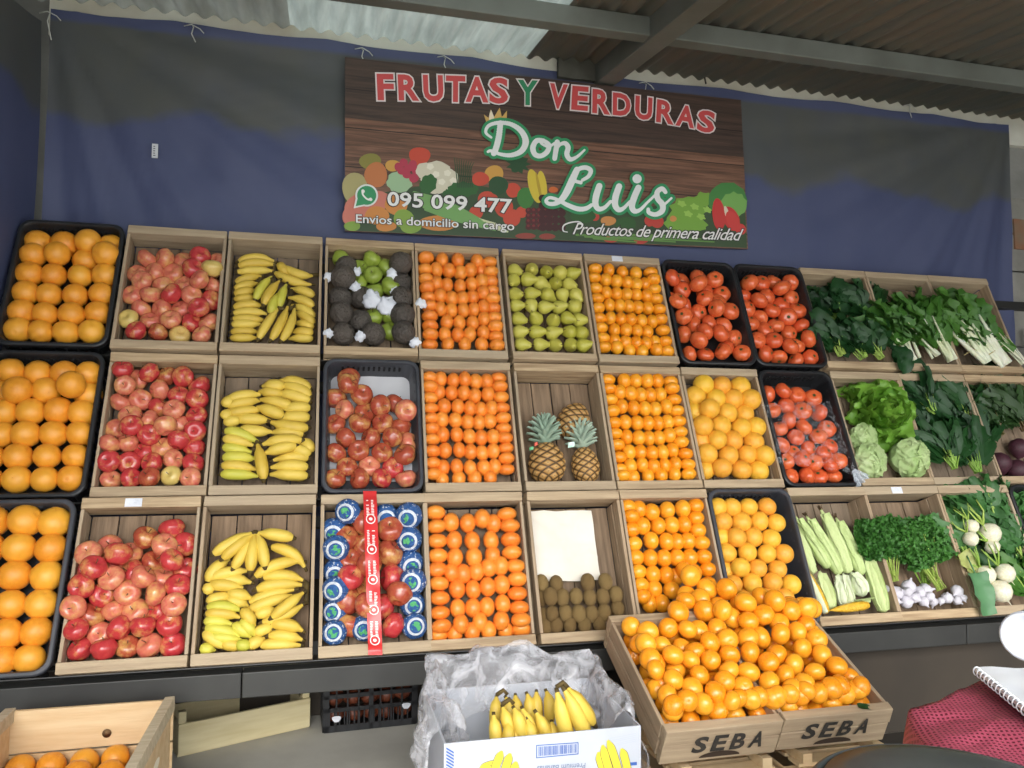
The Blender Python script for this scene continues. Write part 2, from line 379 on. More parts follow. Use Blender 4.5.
def heap(t, c, kind, crop, data, rz, place, group, look='', off=.03, side=None, variants=None, back=.03, clampx=True, axisf=None, parts=None, wt=.12, jit=.004, k_=.9, zoom=1.06):
    """lay out the fruit of one crate; rz = radius in the units of data, side = (rx, ry) inner and (rx, ry) of the two outer stacks"""
    x0, y0, s = crop; rows = parse(data); D = DEP[t, c]; C = []; RR = []; meta = []
    base = TB[t] + Vector((XL[t][c], 0, 0))
    for ri, row in enumerate(rows):
        for ci, (x, y, b) in enumerate(row):
            p = onplane(t, x0 + x / s, y0 + y / s, -off - (back if b else 0) + U(-jit, jit))
            k = pxm(p) * s / zoom; r = rz / k * U(.97, 1.03)
            if clampx:
                lx = p.x - base.x; e = .012 + r * .9; p.x += min(max(lx, e), CW - e) - lx
                ly = (p - base).dot(VH); ly2 = min(max(ly, .034 + r * .88), LEN - .034 - r * .88); p += VH * (ly2 - ly)
            C.append(p); RR.append(r); meta.append((ri, ci, len(row), k))
    C = relax(C, RR, NH, floor=base - NH * (D - .013), wt=wt, k=.78 if wt < .1 else k_)
    for p, r, (ri, ci, nr, k) in zip(C, RR, meta):
        v = variants(ri, ci, nr) if variants else random.randrange(len(P[kind]))
        o = bpy.data.objects.new(kind, P[kind][v]); col.objects.link(o); o.location = p
        sc = [r * U(.96, 1.04)] * 3
        if side:
            (ax, ay), (bx, by) = side; edge = ci in (0, nr - 1)
            rx, ry = (bx, by) if edge else (ax, ay)
            # oblate fruit stood on edge: the short axis lies along the row (inner stacks) or along the slope (outer stacks)
            ax_ = Vector((1, 0, 0)) if not edge else VH
            q = (ax_ + NH * U(-.15, .35) + Vector((U(-.1, .1), U(-.1, .1), U(-.1, .1))))
            o.rotation_euler = orient(q, U(0, 6)); big = max(rx, ry) / k; sml = min(rx, ry) / k / .82
            sc = [big, big, sml * U(.95, 1.05)]
        else:
            q = axisf() if axisf else Vector((U(-1, 1), U(-1, 1), U(-.3, 1)))
            o.rotation_euler = orient(q, U(0, 6))
        o.scale = sc
        lk = look(v) if callable(look) else look
        tag(o, f"{lk}, {ORD[ci]} from left in {ORD[ri]} row of {place}", kind.split('_')[-1] if kind == 'wrapped_fruit' else kind, group)
        if parts:
            for pn, pm in parts(v):
                ch = bpy.data.objects.new(pn, pm); col.objects.link(ch); ch.parent = o
    return C
A_, C_, D_, E_, F_ = (0, 200, 4.267), (410, 230, 3.793), (660, 250, 2.813), (0, 340, 4.655), (200, 340, 4.452)
G_, H_, I_, J_, K_, L_, N_ = (415, 350, 3.657), (680, 360, 2.977), (0, 490, 3.84), (185, 490, 4.096), (415, 490, 4.516), (610, 480, 5.12), (600, 590, 3.413)
outw = lambda: Vector((U(-.5, .5), U(-1, .3), U(.0, .7)))
heap(0, 0, 'orange', A_, "163,157 275,165 383,172 482,163/147,240 253,240 362,250 468,245/121,315 230,322 342,325 453,322/96,395 210,405 322,408 435,402/85,478 193,487 305,490 417,482/62,553 173,562 283,565 392,562",
     54, 'top tier black orange crate', 'oranges in the top tier crate', 'round dull orange', off=.035, wt=.05, zoom=1.0)
heap(1, 0, 'orange', E_, "55,157 182,142 303,152 418,140/-30,250b 88,250 216,238 360,238 440,262b/22,338 143,335 272,330 398,340/5,442 120,438 250,437 378,437/-52,545 84,543 220,541 353,543/-60,655 78,654 208,650 332,645",
     66, 'middle tier orange crate', 'oranges in the middle tier crate', 'round orange', off=.035, wt=.05, zoom=.97)
heap(2, 0, 'orange', I_, "-30,122 98,118 210,125/-45,225 73,223 197,225/-65,330 57,328 180,330/-78,440 42,440 160,437/-85,550 25,553 140,545/-100,655 5,655 112,648",
     61, 'bottom tier orange crate', 'oranges in the bottom tier crate', 'large bright orange', off=.03, clampx=False, wt=.05, zoom=1.0)
def apv(w):
    return lambda ri, ci, nr: random.choices(range(5), w)[0]
anames = ['red apple', 'pink blushed apple', 'dark red apple', 'yellow apple', 'green apple']
alook = lambda v: anames[v]
apart = lambda v: [('stem', STEM)]
heap(0, 1, 'apple', A_, "630,262 712,268 792,266 862,266 932,270/577,313 662,315 745,312 838,308 922,328/612,363 700,370 787,360 870,362 930,380b/560,410 643,418 732,408 817,413 906,428/595,463 685,463 775,465 857,472/546,510 646,516 733,518 818,524 900,528/583,562 673,567 767,570 866,578",
     44, 'top tier apple crate', 'apples in the top tier crate', alook, off=.045, variants=apv((2, 9, 1, 1, 0)), axisf=outw, zoom=.98, k_=.86)
heap(1, 1, 'apple', E_, "586,158 697,172 777,166 857,180 925,208/600,218 640,205b 742,233 832,262 918,285/547,285 653,280 737,318 820,345 912,358/607,357 697,377 780,417 846,408b 905,432/527,413 618,430 700,455 827,482 902,505/517,497 618,488 740,510 672,525b/508,576 610,568 708,575 800,558 898,576/510,645 610,643 704,638 800,632 893,640",
     49, 'middle tier wooden apple crate', 'apples in the middle tier wooden crate', alook, off=.045, variants=apv((9, 4, 2, 1, 0)), axisf=outw, zoom=.98, k_=.86, parts=apart)
heap(2, 1, 'apple', I_, "663,155 702,208 558,205/343,263 420,243 463,262 515,262b 632,228 668,290 585,293/325,325b 375,322 425,295b 450,343 518,320b 572,347 630,345b 685,370 697,328b/307,385 385,413 497,397 600,413/298,460 358,490b 434,468 528,462 597,465b 677,440/285,540 372,542 465,530 557,518 652,513/310,610 405,606 487,602 575,598 663,590",
     47, 'bottom tier wooden apple crate', 'apples in the bottom tier wooden crate', alook, off=.05, variants=apv((9, 4, 1, 1, 0)), axisf=outw, zoom=.98, k_=.86, parts=apart)
heap(1, 3, 'apple', F_, "662,188b 662,222 597,260 715,270/642,315 730,330b 790,310 868,285 905,340/598,375 712,372 822,377 882,395b/647,437 763,437 858,442/597,505 706,493 812,505 912,515 920,475b/653,568 752,565 857,565/602,620 715,622 808,624 918,620",
     48, 'black plastic apple crate', 'apples in the black plastic crate', alook, off=.05, variants=apv((1, 2, 9, 0, 0)), axisf=outw, zoom=.98, k_=.86, parts=apart)
B_ = (220, 200, 4.8)
heap(0, 3, 'apple', B_, "580,285 725,297 865,295/672,345b 733,388 795,345b/665,420b 750,450b 805,430/738,565 815,570b/818,632", 46, 'dark wrapped fruit crate', 'green apples in the top tier crate',
     'green apple', off=.05, variants=lambda *a: 4, axisf=outw, zoom=.98, k_=.86, parts=apart)
heap(0, 3, 'wrapped_fruit', B_, "605,320 890,330/590,390 880,405/587,465 670,480b 893,475/585,552 672,590b 895,555/590,640 737,645 905,640", 54, 'top tier green apple crate', 'dark paper wrapped fruit',
     'dark rough wrapped fruit', off=.028, clampx=True)
clo = dict(off=.028, side=((23.5, 29), (30, 21.5)), wt=.05)
heap(0, 4, 'clementine', C_, "60,107 120,103 182,116 252,105 312,125/57,150 101,151 147,155 191,163 230,154 273,150 316,165/60,187 101,203 140,210 190,215 235,205 271,197 315,198/65,222 115,250 158,261 199,260 238,255 277,241 320,232/70,255 116,300 158,305 203,305 241,303 278,293 323,265/75,290 140,350 188,352 238,353 280,340 325,298/75,328 132,396 181,397 226,397 278,390 327,335/76,365 330,370/77,400 332,403/76,433 143,435 208,436 272,436 337,438",
     24, 'top tier clementine crate', 'clementines in the top tier crate', 'deep orange clementine', **clo)
heap(1, 4, 'clementine', G_, "48,102 93,108 140,113 182,108 222,116 262,116 305,97/45,138 88,153 134,157 178,158 218,168 266,163 309,135/50,175 107,207 157,208 201,214 242,217 278,215 314,173/52,214 99,255 148,257 192,264 234,266 273,260 318,213/50,250 102,310 153,310 199,317 242,321 285,318 322,250/52,288 110,368 162,366 203,373 245,377 286,370 324,286/55,328 103,430 153,427 202,432 250,430 291,427 328,322/55,370 332,358/55,413 334,397/55,455 100,474 160,472 218,472 275,468 335,437",
     24, 'clementine crate beside pineapples', 'clementines in the middle tier crate', 'deep orange clementine', off=.028, side=((23.5, 29), (29, 21)), wt=.05)
heap(2, 4, 'clementine', K_, "92,103 163,147 238,150 303,130 353,152 413,110/97,165 177,228 258,230 343,228 428,162/101,230 180,305 265,303 350,295 432,225/103,297 165,372 218,378 277,368 333,350 385,343 437,282/100,358 190,447 262,450 328,437 390,427 452,343/108,423 193,535 262,532 325,527 395,515 462,402/112,488 203,610 293,598 388,595 462,467/112,555 184,657 258,650 333,645 410,640 470,532/115,622 475,592/107,668 484,638",
     33, 'bottom tier clementine crate', 'clementines in the bottom tier crate', 'deep orange clementine', off=.03, side=((35, 42), (44, 31)), wt=.05)
heap(0, 6, 'mandarin', C_, "701,150 754,153 805,162 856,165 912,162/697,183 742,190 783,195 823,200 858,207 893,203 930,192/703,222 744,238 784,242 821,245 858,247 897,250 934,228/710,260 756,285 794,288 829,290 864,294 901,297 940,263/713,297 760,335 800,338 838,340 878,345 919,347 948,302/717,337 775,380 819,380 860,383 900,387 958,340/723,372 777,418 816,427 857,427 896,430 930,425 962,381/731,410 783,447 833,457 880,462 934,455 971,424/737,445 983,462",
     22, 'top tier mandarin crate', 'mandarins in the top tier crate', 'round mandarin', off=.026, side=((21.5, 26), (27, 20)), wt=.05)
heap(1, 6, 'mandarin', G_, "703,103 764,108 806,113 848,113 886,110 932,103/704,143 748,155 788,160 824,165 860,165 896,163 938,143/711,183 755,207 799,212 840,215 878,217 918,207 946,183/718,224 768,265 812,267 851,268 888,268 923,264 956,224/722,266 774,318 817,322 855,323 892,322 929,312 963,262/731,306 783,374 823,374 866,377 905,374 940,367 968,300/737,348 788,425 830,420 872,425 912,422 951,417 973,337/742,392 797,465 852,462 900,458 948,455 988,380/748,436 996,420/750,462 1001,453",
     22, 'mandarin crate beside pineapples', 'mandarins in the middle tier crate', 'round mandarin', off=.026, side=((22.5, 28), (28, 20)), wt=.05)
heap(2, 6, 'mandarin', L_, "83,128 148,147 213,165 292,155 372,147 438,133/95,188 167,236 246,235 315,230 378,228 440,195/106,253 210,310 288,317 342,315 398,313 450,258/122,327 205,400 276,400 342,398 408,398 470,322/131,397 220,483 287,487 365,470 430,475 480,393/145,470 228,558 315,563 345,490 500,457/158,537 205,630 265,632 503,535/158,600",
     37, 'bottom tier mandarin crate', 'mandarins in the bottom tier crate', 'bright round mandarin', off=.028, side=((37, 44), (41, 36)), wt=.05)
heap(1, 7, 'grapefruit', H_, "66,76 122,75 178,78/45,109 106,117 157,117 213,122/42,160b 75,154 140,158 194,158/62,203 121,196 182,203 233,200/60,243b 102,242 158,240 219,244/78,283 143,285 201,281 256,290/75,330b 115,327 182,328 237,327",
     29.5, 'middle tier wooden grapefruit crate', 'grapefruits in the middle tier crate', 'pale orange grapefruit', off=.03, wt=.05)
heap(2, 7, 'grapefruit', L_, "545,130 620,132 705,130 800,130/577,215 672,215 763,212 850,220/557,290 635,298 733,293 823,300/595,373 703,370 802,378 890,378/580,465b 655,453 755,453 857,457/627,533 725,530 825,527 927,535/700,595b 815,595 893,600 985,650",
     48, 'black plastic grapefruit crate', 'grapefruits in the bottom tier crate', 'pale orange grapefruit', off=.03, wt=.05)
tpart = lambda v: [('calyx', random.choice(CAL))] if R() < .75 else []
tax = lambda: Vector((U(-.8, .8), U(-1, .2), U(-.1, .9)))
heap(0, 7, 'tomato', D_, "62,92 104,90 150,94/22,102 52,118 90,123 130,118 172,119/35,133 72,155 112,152 155,146/38,172 68,190 102,180b 143,178 188,180/83,212b 130,205 180,213/68,237 115,232 162,242 208,245/100,265 186,275/85,290 128,292 173,290 226,292",
     22, 'tomato crate beside the mandarins', 'tomatoes in the left tomato crate', 'red tomato', zoom=1.16, off=.045, axisf=tax, parts=tpart)
heap(0, 8, 'tomato', D_, "247,98 288,95 320,82 360,97/236,128 300,130 330,112 370,133/245,165 273,147 313,172 343,153 383,172/257,205 283,188 330,210 355,193 397,213/295,227 365,235/273,262 310,268 350,288 383,270 410,255/297,297b 322,300b 385,307 422,303",
     22, 'tomato crate beside dark greens', 'tomatoes in the right tomato crate', 'orange red tomato', zoom=1.14, off=.045, axisf=tax, parts=tpart)
heap(1, 8, 'tomato', H_, "265,101 296,102 348,105 393,117/275,150 320,135 355,155 415,153/295,205 325,180 370,198 437,205/300,255 345,230 410,230 445,255/340,280 385,265 425,280/318,305 350,300 390,315 437,325 465,305/337,343 375,347 420,350 445,345b",
     24, 'film covered tomato crate', 'tomatoes under the clear film', 'red tomato', zoom=1.1, off=.05, axisf=tax, parts=tpart)
heap(0, 5, 'pear', C_, "398,155 462,150 518,160 570,165 626,166/392,193 448,188 498,203 552,203 605,207/400,245 460,242 523,247 578,246 638,248/404,287 460,288 513,293 566,293 625,292/413,338 477,335 545,342 598,335 657,342/417,387 480,387 541,390 604,387 662,390/425,435 493,435 553,437 611,437 670,438",
     26, 'top tier pear crate', 'pears in the top tier crate', 'yellowish green pear', off=.035, axisf=lambda: Vector((U(-.2, 1), U(-1, .2), U(-.4, .2))), parts=lambda v: [('stem', PST)], wt=.05)
heap(2, 5, 'kiwi', K_, "555,420 638,423 780,417 860,415/552,487 604,485 665,485 727,480 789,485 848,482 907,472/563,563 612,562 679,556 740,560 798,560 855,553 915,535/575,617 634,612 698,610 765,610 833,607",
     31, 'bottom tier kiwi crate', 'kiwis in the bottom tier crate', 'fuzzy brown kiwi', off=.045, axisf=lambda: VH + NH * U(-.2, .2) + Vector((U(-.1, .1), 0, 0)), wt=.05)
# ---- two stencilled crates in front with a mandarin heap
FA = math.atan2(.205, .43)
FO = Vector((.905, 1.93, -.815 + H)); FD = .115
NF = Vector((0, -math.sin(FA), math.cos(FA))); VF = Vector((0, math.cos(FA), math.sin(FA)))
SEBA = []
for k in range(2):
    w = wooden_crate(.352, .476, FD, ['weathered wooden crate stencilled in black, front left, beside the banana box', 'weathered wooden crate stencilled in black, front right, near the red sack'][k],
                     'stencilled wooden crates in front', FO + Vector((k * .357, 0, .004 * k)) - NF * FD, (FA, 0, 0), rail=.03)
    SEBA.append(w)
front = "267,82 340,130 475,88 545,90 590,62 540,35 607,110 652,82 655,55b 705,82 700,105/110,123 160,150 233,130 300,145 400,135 435,120b 505,125 480,150b 550,145 600,158 677,140 735,170 740,150b/100,180 150,198 210,185 330,200 365,190 430,172 505,165 513,210 605,220 692,200 760,222/130,240 193,233 245,240 300,243 280,197b 375,240 442,222 507,280 575,248 660,255 632,288 737,290 808,265/180,283 255,275b 245,310 340,290 440,275 490,328 577,313 657,345 697,322 760,340b 818,337 850,305b/162,330b 200,322b 210,360 290,373 315,333 395,358 427,315 473,370 540,365 608,368 768,380 700,393 865,385 878,350/205,405 255,423 310,437 370,423 405,420b 467,412 543,415 650,400b 635,423 685,420 735,418 810,390b 845,405 925,397 245,470"
fr = parse(front)
extra = [(756, 599), (719, 599), (708, 610), (692, 584), (703, 587), (723, 597), (742, 606), (758, 614), (774, 608), (790, 609), (685, 603), (692, 588), (703, 601), (679, 612), (810, 607), (718, 616), (735, 617)]
rows_all = [[(600 + x / 3.413, 590 + y / 3.413, b) for x, y, b in r] for r in fr]
rows_all.insert(0, [(x, y, False) for x, y in sorted(extra)])
Cc, Rc, Mc = [], [], []
for ri, row in enumerate(rows_all):
    for ci, (x, y, b) in enumerate(row):
        p1 = hit(x, y, FO + NF * (.022 - (.035 if b else 0)), NF); p2 = onplane(2, x, y, .035 - (.03 if b else 0))
        p = p1 if (p1 - EYE).length < (p2 - EYE).length else p2
        r = 10.6 / pxm(p) * U(.93, 1.08); Cc.append(p); Rc.append(r); Mc.append((ri, ci))
# a layer underneath, seen in the gaps between the upper ones
for j in range(6):
    for i in range(10):
        if len(Cc) > 160: break
        p = FO + Vector((.045 + i * .069 + (j % 2) * .02, 0, 0)) + VF * (.075 + j * .066) + NF * (-.045); Cc.append(p); Rc.append(.030); Mc.append((20 + j, i))
Cc = relax(Cc, Rc, NF, wt=.25)
for p, r, (ri, ci) in zip(Cc, Rc, Mc):
    p = Vector(p); lx = p.x - FO.x; ly = (p - FO).dot(VF); lz = (p - FO).dot(NF)
    if ly < .43 and lz < .05: p.x += min(max(lx, .014 + r), .70 - r) - lx; p += VF * (max(ly, .036 + r) - ly)
    if lz < -.10 + r: p += NF * (-.10 + r - lz)
    o = bpy.data.objects.new('mandarin', P['mandarin'][0]); col.objects.link(o); o.location = p; o.scale = [r] * 3; o.rotation_euler = orient((U(-1, 1), U(-1, .5), U(-.5, 1)), U(0, 6))
    lab = f"shiny mandarin, {ORD[ci]} from left in {ORD[ri]} row of the front heap" if ri < 20 else f"mandarin deep in front heap, under layer, {ORD[ci]} from left, {ORD[ri - 20]} from front"
    tag(o, lab, 'mandarin', 'mandarins heaped in the stencilled crates')
# ------------------------------------------------------------------ the place
WY = 3.30
conc = mat('concrete_floor', '#cbc8be', '#b3b0a7', scale=3, rough=.85, bump=.1, bscale=30, detail=8)
b = MB(); b.box((-6, -7, -.1), (9, WY + .3, 0)); tag(b.build('floor', conc, smooth=False), kind='structure')
block = mat('block_wall', '#8a8a86', '#747471', scale=4, rough=.9, bump=.3, bscale=20)
plast = mat('pale_wall_strip', '#d2d2c8', '#bcb6a6', scale=3, rough=.8, detail=6)
b = MB(); b.box((-2.2, WY, 0), (4.6, WY + .12, 1.66 + H)); tag(b.build('wall_back', block, smooth=False), kind='structure')
# blocks bedded in mortar show at the right of the tarpaulin
b = MB(); b.box((-1.06, WY - .035, 1.50 + H), (4.6, WY + .12, 1.66 + H)); tag(b.build('trim_1', plast, smooth=False), kind='structure')
b = MB()
bj = .006
for j in range(12):
    z0 = .0 + j * .2
    for i in range(3):
        x0 = 3.50 + i * .4 + (j % 2) * .1 * 0; b.box((x0 + bj, WY - .035, z0 + bj), (x0 + .4 - bj, WY - .001, z0 + .2 - bj), .002)
tag(b.build('wall_block_facing', mat('grey_blocks', '#8f8d86', '#787670', scale=5, rough=.9, bump=.4, bscale=25), smooth=False), kind='structure')
b = MB(); b.box((3.52, WY - .045, 2.12), (4.1, WY - .03, 2.28), .003); tag(b.build('wall_brick_patch', mat('brick', '#8a5a40', '#7a6a58', scale=8, rough=.9), smooth=False), kind='structure')
b = MB(); b.box((4.55, -1.2, 0), (4.7, WY + .1, 3.0)); tag(b.build('wall_light_blocker', mat('light_blocker_dark', '#57544e', '#48453f', scale=3, rough=.9), smooth=False), kind='structure')  # unseen dark wall, added to block light from the right
b = MB(); b.box((-1.75, -.2, 0), (-1.6, WY + .1, 3.1)); tag(b.build('wall_left', block, smooth=False), kind='structure')
b = MB(); b.box((-1.15, WY - .028, 0), (4.5, WY - .02, .9)); tag(b.build('wall_lower_shade', mat('shade_brown', '#3d352c', '#332d26', scale=3, rough=.8), smooth=False), kind='structure')  # dark sheet over the lower wall; its brown stands for shade under the rack
# roof: corrugated sheet on purlins, rising to the back wall
RA = math.radians(8.5); RZ = 1.632 + H
def roofz(y): return RZ + (y - WY) * math.tan(RA)
Y0 = -.55
def sheet(x0, x1, m, name, n):
    b = MB()
    b.grid(lambda u, v: (x0 + (x1 - x0) * u, Y0 + (WY + .1 - Y0) * v, roofz(Y0 + (WY + .1 - Y0) * v) + .022 + .011 * math.cos(2 * PI * (x0 + (x1 - x0) * u) / .076)), n, 4)
    tag(b.build(name, m), kind='structure'); return b
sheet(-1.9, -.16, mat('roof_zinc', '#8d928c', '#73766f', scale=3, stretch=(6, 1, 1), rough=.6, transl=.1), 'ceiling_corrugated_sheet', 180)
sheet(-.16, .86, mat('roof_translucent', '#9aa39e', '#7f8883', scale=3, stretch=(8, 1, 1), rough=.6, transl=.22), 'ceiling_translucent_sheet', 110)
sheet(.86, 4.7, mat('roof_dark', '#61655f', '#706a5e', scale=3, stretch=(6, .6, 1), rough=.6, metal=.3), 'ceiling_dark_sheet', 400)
beamm = mat('painted_steel', '#6a6e69', '#5a5d57', scale=4, rough=.6)
def cbeam(name, p, q, w, h, m=beamm):
    p, q = Vector(p), Vector(q); d = (q - p).normalized(); s = d.cross(Vector((0, 0, 1))).normalized(); u = s.cross(d)
    b = MB(); vs = [a + s * sx * w / 2 + u * uz * h for a in (p, q) for sx in (-1, 1) for uz in (-1, 0)]
    b.add(vs, [(0, 1, 3, 2), (4, 6, 7, 5), (0, 4, 5, 1), (2, 3, 7, 6), (0, 2, 6, 4), (1, 5, 7, 3)])
    for k in (-1, 0):   # flange lips of the channel
        l = [a + s * (-w / 2 - .012 * j) + u * (k * h + (.004 if k else -.004) * (1 if i else -1)) for a in (p, q) for j in (0, 1) for i in (0, 1)]
    tag(b.build(name, m, smooth=False, bevel=.004), kind='structure')
# main rafter towards the viewer and purlins across
cbeam('ceiling_rafter', (1.22, WY - .06, roofz(WY) + .025), (1.22, Y0, roofz(Y0) + .025), .09, .11)
for y, nm in ((2.66, 'ceiling_purlin'), (1.2, 'ceiling_purlin'), (.0, 'ceiling_purlin')): cbeam(nm, (-1.9, y, roofz(y) + .008), (4.6, y, roofz(y) + .008), .06, .075)
b = MB(); b.box((1.0, WY - .075, RZ - .075), (1.2, WY - .05, RZ + .03)); tag(b.build('wall_beam_pocket', mat('dark_mortar', '#55554e', '#45443d', scale=9, rough=.9), smooth=False), kind='structure')
# tarpaulins
def tarp_mat():
    m = bpy.data.materials.new('blue_tarpaulin'); m.use_nodes = True; nt = m.node_tree; N = nt.nodes; L = nt.links; bs = N['Principled BSDF']
    tc = N.new('ShaderNodeTexCoord'); sx = N.new('ShaderNodeSeparateXYZ'); L.new(tc.outputs['Object'], sx.inputs[0])
    no = N.new('ShaderNodeTexNoise'); no.inputs['Scale'].default_value = 1.6; no.inputs['Detail'].default_value = 5; L.new(tc.outputs['Object'], no.inputs[0])
    ad = N.new('ShaderNodeMath'); ad.operation = 'MULTIPLY_ADD'; ad.inputs[1].default_value = .55; L.new(no.outputs['Fac'], ad.inputs[0]); L.new(sx.outputs[2], ad.inputs[2])
    mr = N.new('ShaderNodeMapRange'); mr.inputs[1].default_value = 1.17 + H + .27 - .02; mr.inputs[2].default_value = 1.17 + H + .27 + .03; L.new(ad.outputs[0], mr.inputs[0])
    mr2 = N.new('ShaderNodeMapRange'); mr2.inputs[1].default_value = 1.565 + H; mr2.inputs[2].default_value = 1.545 + H; L.new(sx.outputs[2], mr2.inputs[0])
    mm = N.new('ShaderNodeMath'); mm.operation = 'MULTIPLY'; L.new(mr.outputs[0], mm.inputs[0]); L.new(mr2.outputs[0], mm.inputs[1])
    n2 = N.new('ShaderNodeTexNoise'); n2.inputs['Scale'].default_value = 5; n2.inputs['Detail'].default_value = 8; L.new(tc.outputs['Object'], n2.inputs[0])
    c1 = N.new('ShaderNodeMix'); c1.data_type = 'RGBA'; c1.inputs[6].default_value = lin('#434a6a'); c1.inputs[7].default_value = lin('#505674'); L.new(n2.outputs['Fac'], c1.inputs[0])
    c2 = N.new('ShaderNodeMix'); c2.data_type = 'RGBA'; c2.inputs[6].default_value = lin('#4a4e56'); c2.inputs[7].default_value = lin('#575850'); L.new(n2.outputs['Fac'], c2.inputs[0])
    c3 = N.new('ShaderNodeMix'); c3.data_type = 'RGBA'; L.new(mm.outputs[0], c3.inputs[0]); L.new(c1.outputs[2], c3.inputs[6]); L.new(c2.outputs[2], c3.inputs[7])
    L.new(c3.outputs[2], bs.inputs['Base Color']); bs.inputs['Roughness'].default_value = .5; bs.inputs['Specular IOR Level'].default_value = .3
    wv = N.new('ShaderNodeTexWave'); wv.inputs['Scale'].default_value = 90; wv.bands_direction = 'Z'; wv.inputs['Distortion'].default_value = 2; L.new(tc.outputs['Object'], wv.inputs[0])
    bu = N.new('ShaderNodeBump'); bu.inputs['Strength'].default_value = .15; bu.inputs['Distance'].default_value = .003; L.new(wv.outputs['Fac'], bu.inputs['Height']); L.new(bu.outputs[0], bs.inputs['Normal'])
    return m
tarpm = tarp_mat()
TX0, TX1, TZ1 = -1.05, 3.49, 1.605 + H
def wr(x, z):
    f = .010 * noise.noise(Vector((x * 1.3, z * 1.1, 3))) + .007 * noise.noise(Vector((x * 4, z * 2.4, 1))) + .004 * noise.noise(Vector((x * 9, z * 5, 8)))
    dx = x - TX0; dz = TZ1 - z                     # folds fan out from the two tied upper corners
    for ddx in (dx, TX1 - x):
        a = math.atan2(max(ddx, 0), dz + .02); rr = math.hypot(ddx, dz)
        f += .012 * math.exp(-((rr - .8) / .7) ** 2) * math.sin(a * 19) ** 3
    return f
def tarpf(u, v):
    x = TX0 + (TX1 - TX0) * u; sag = .012 * abs(math.sin(x * 5.2)); z = .55 + (TZ1 - sag - .55) * v
    return (x, WY - .045 + 1.1 * wr(x, z) - .008, z)
TXX=0
b = MB(); b.grid(tarpf, 200, 70)
t = tag(b.build('tarpaulin', tarpm), 'large dark blue tarpaulin hung across the back wall behind the rack', 'tarpaulin')
b = MB(); p = atY(155, 151, WY - .088); b.box((p.x - .011, p.y - .002, p.z - .028), (p.x + .011, p.y, p.z + .028)); tg = tag(b.build('paper_tag', mat('tag_white', '#c9ccd0', rough=.7), t, smooth=False), label='small white printed tag')
b = MB()
for k in range(5): b.box((p.x - .006, p.y - .003, p.z - .02 + k * .009), (p.x + U(0, .007), p.y - .0022, p.z - .017 + k * .009))
b.build('print', mat('ink', '#30323a', rough=.8), tg, smooth=False)
def tarpl(u, v):
    y = WY - .06 - 2.3 * u; z = .3 + (min(TZ1 - .02, roofz(y) - .085) - .3) * v
    return (-1.13 - .10 * u + .02 * math.sin(y * 9 + math.sin(z * 2)) + .015 * noise.noise(Vector((y * 3, z * 1.5, 5))) + .06 * math.exp(-u * 14), y, z)
b = MB(); b.grid(tarpl, 90, 40)
tag(b.build('tarpaulin', tarpm), 'dark blue tarpaulin closing the left side of the stall, at the corner', 'tarpaulin')
def string(pts, r=.0022):
    b = MB(); b.tube(pts, r, 5); return b
tie_m = mat('white_cord', '#b9bbb6', rough=.8)
for i, (x, y, nm) in enumerate(((48, 14, 'at the far left upper corner of the tarpaulin'), (192, 27, 'left of the shop banner, over the blue tarpaulin'), (362, 50, 'at the upper left corner of the banner'), (444, 58, 'above the first red word of the banner'), (645, 84, 'above the second red word of the banner'), (909, 106, 'at the right part of the tarpaulin edge'))):
    p = atY(x, y, WY - .075); b = MB()
    b.tube([p + Vector((0, .02, .015)), p + Vector((.006, 0, 0)), p + Vector((.0, -.004, -.03)), p + Vector((.015, 0, -.06 - (.04 if i == 0 else 0)))], .0024, 5)
    b.tube([p + Vector((-.03, .0, .0)), p + Vector((.0, -.008, .006)), p + Vector((.03, 0, -.004)), p + Vector((.045, 0, -.02))], .0022, 5)
    tag(b.build('cord_tie', tie_m, origin=p), 'knotted white cord tie ' + nm, 'cord')
p = atY(706, 84, WY - .08); b = MB(); b.tube([p, p + Vector((-.018, -.01, .05)), p + Vector((-.012, -.02, .12)), p + Vector((-.03, -.03, .2))], .004, 6)
tag(b.build('hanging_wire', mat('dark_wire', '#3a342e', rough=.7), origin=p), 'dark bent wire hanging from the roof beam over the banner', 'wire')
# ------------------------------------------------------------------ rack
rk = empty('display_rack', (1.2, 2.6, 0), label='black metal rack with three sloping tiers carrying all the fruit crates', cat='rack')
def part(b, name, m, par, **k): b.v = [tuple(Vector(v) - par.location) for v in b.v]; return b.build(name, m, par, **k)
for t in range(3):
    D = .135
    for yy in (.05, .47):
        b = MB(); x0, x1 = -1.12, 3.6
        A = [TB[t] + VH * a - NH * c for a in (yy - .02, yy + .02) for c in (D, D + .025)]
        vs = [Vector((x, a.y, a.z)) for x in (x0, x1) for a in A]
        b.add(vs, [(0, 1, 3, 2), (4, 6, 7, 5), (0, 4, 5, 1), (2, 3, 7, 6), (0, 2, 6, 4), (1, 5, 7, 3)]); part(b, 'rail', metal, rk, smooth=False)
    b = MB(); A = [TB[t] - VH * .0025 - NH * .134, TB[t] - VH * .0055 - NH * .134, TB[t] - VH * .0025 - NH * (.05 if t < 2 else .02), TB[t] - VH * .0055 - NH * (.05 if t < 2 else .02)]
    vs = [Vector((x, a.y, a.z)) for x in (x0, x1) for a in A]
    b.add(vs, [(0, 1, 3, 2), (4, 6, 7, 5), (0, 4, 5, 1), (2, 3, 7, 6), (0, 2, 6, 4), (1, 5, 7, 3)]); part(b, 'ledge', metal, rk, smooth=False)
zb = TB[2].z - .027
for xa, xb in ((-1.15, -.22), (-.217, 1.2), (1.203, 2.4), (2.403, 3.62)):
    b = MB(); b.box((xa, 2.475, zb - .075), (xb, 2.53, zb)); part(b, 'front_beam', metal, rk, smooth=False, bevel=.003)
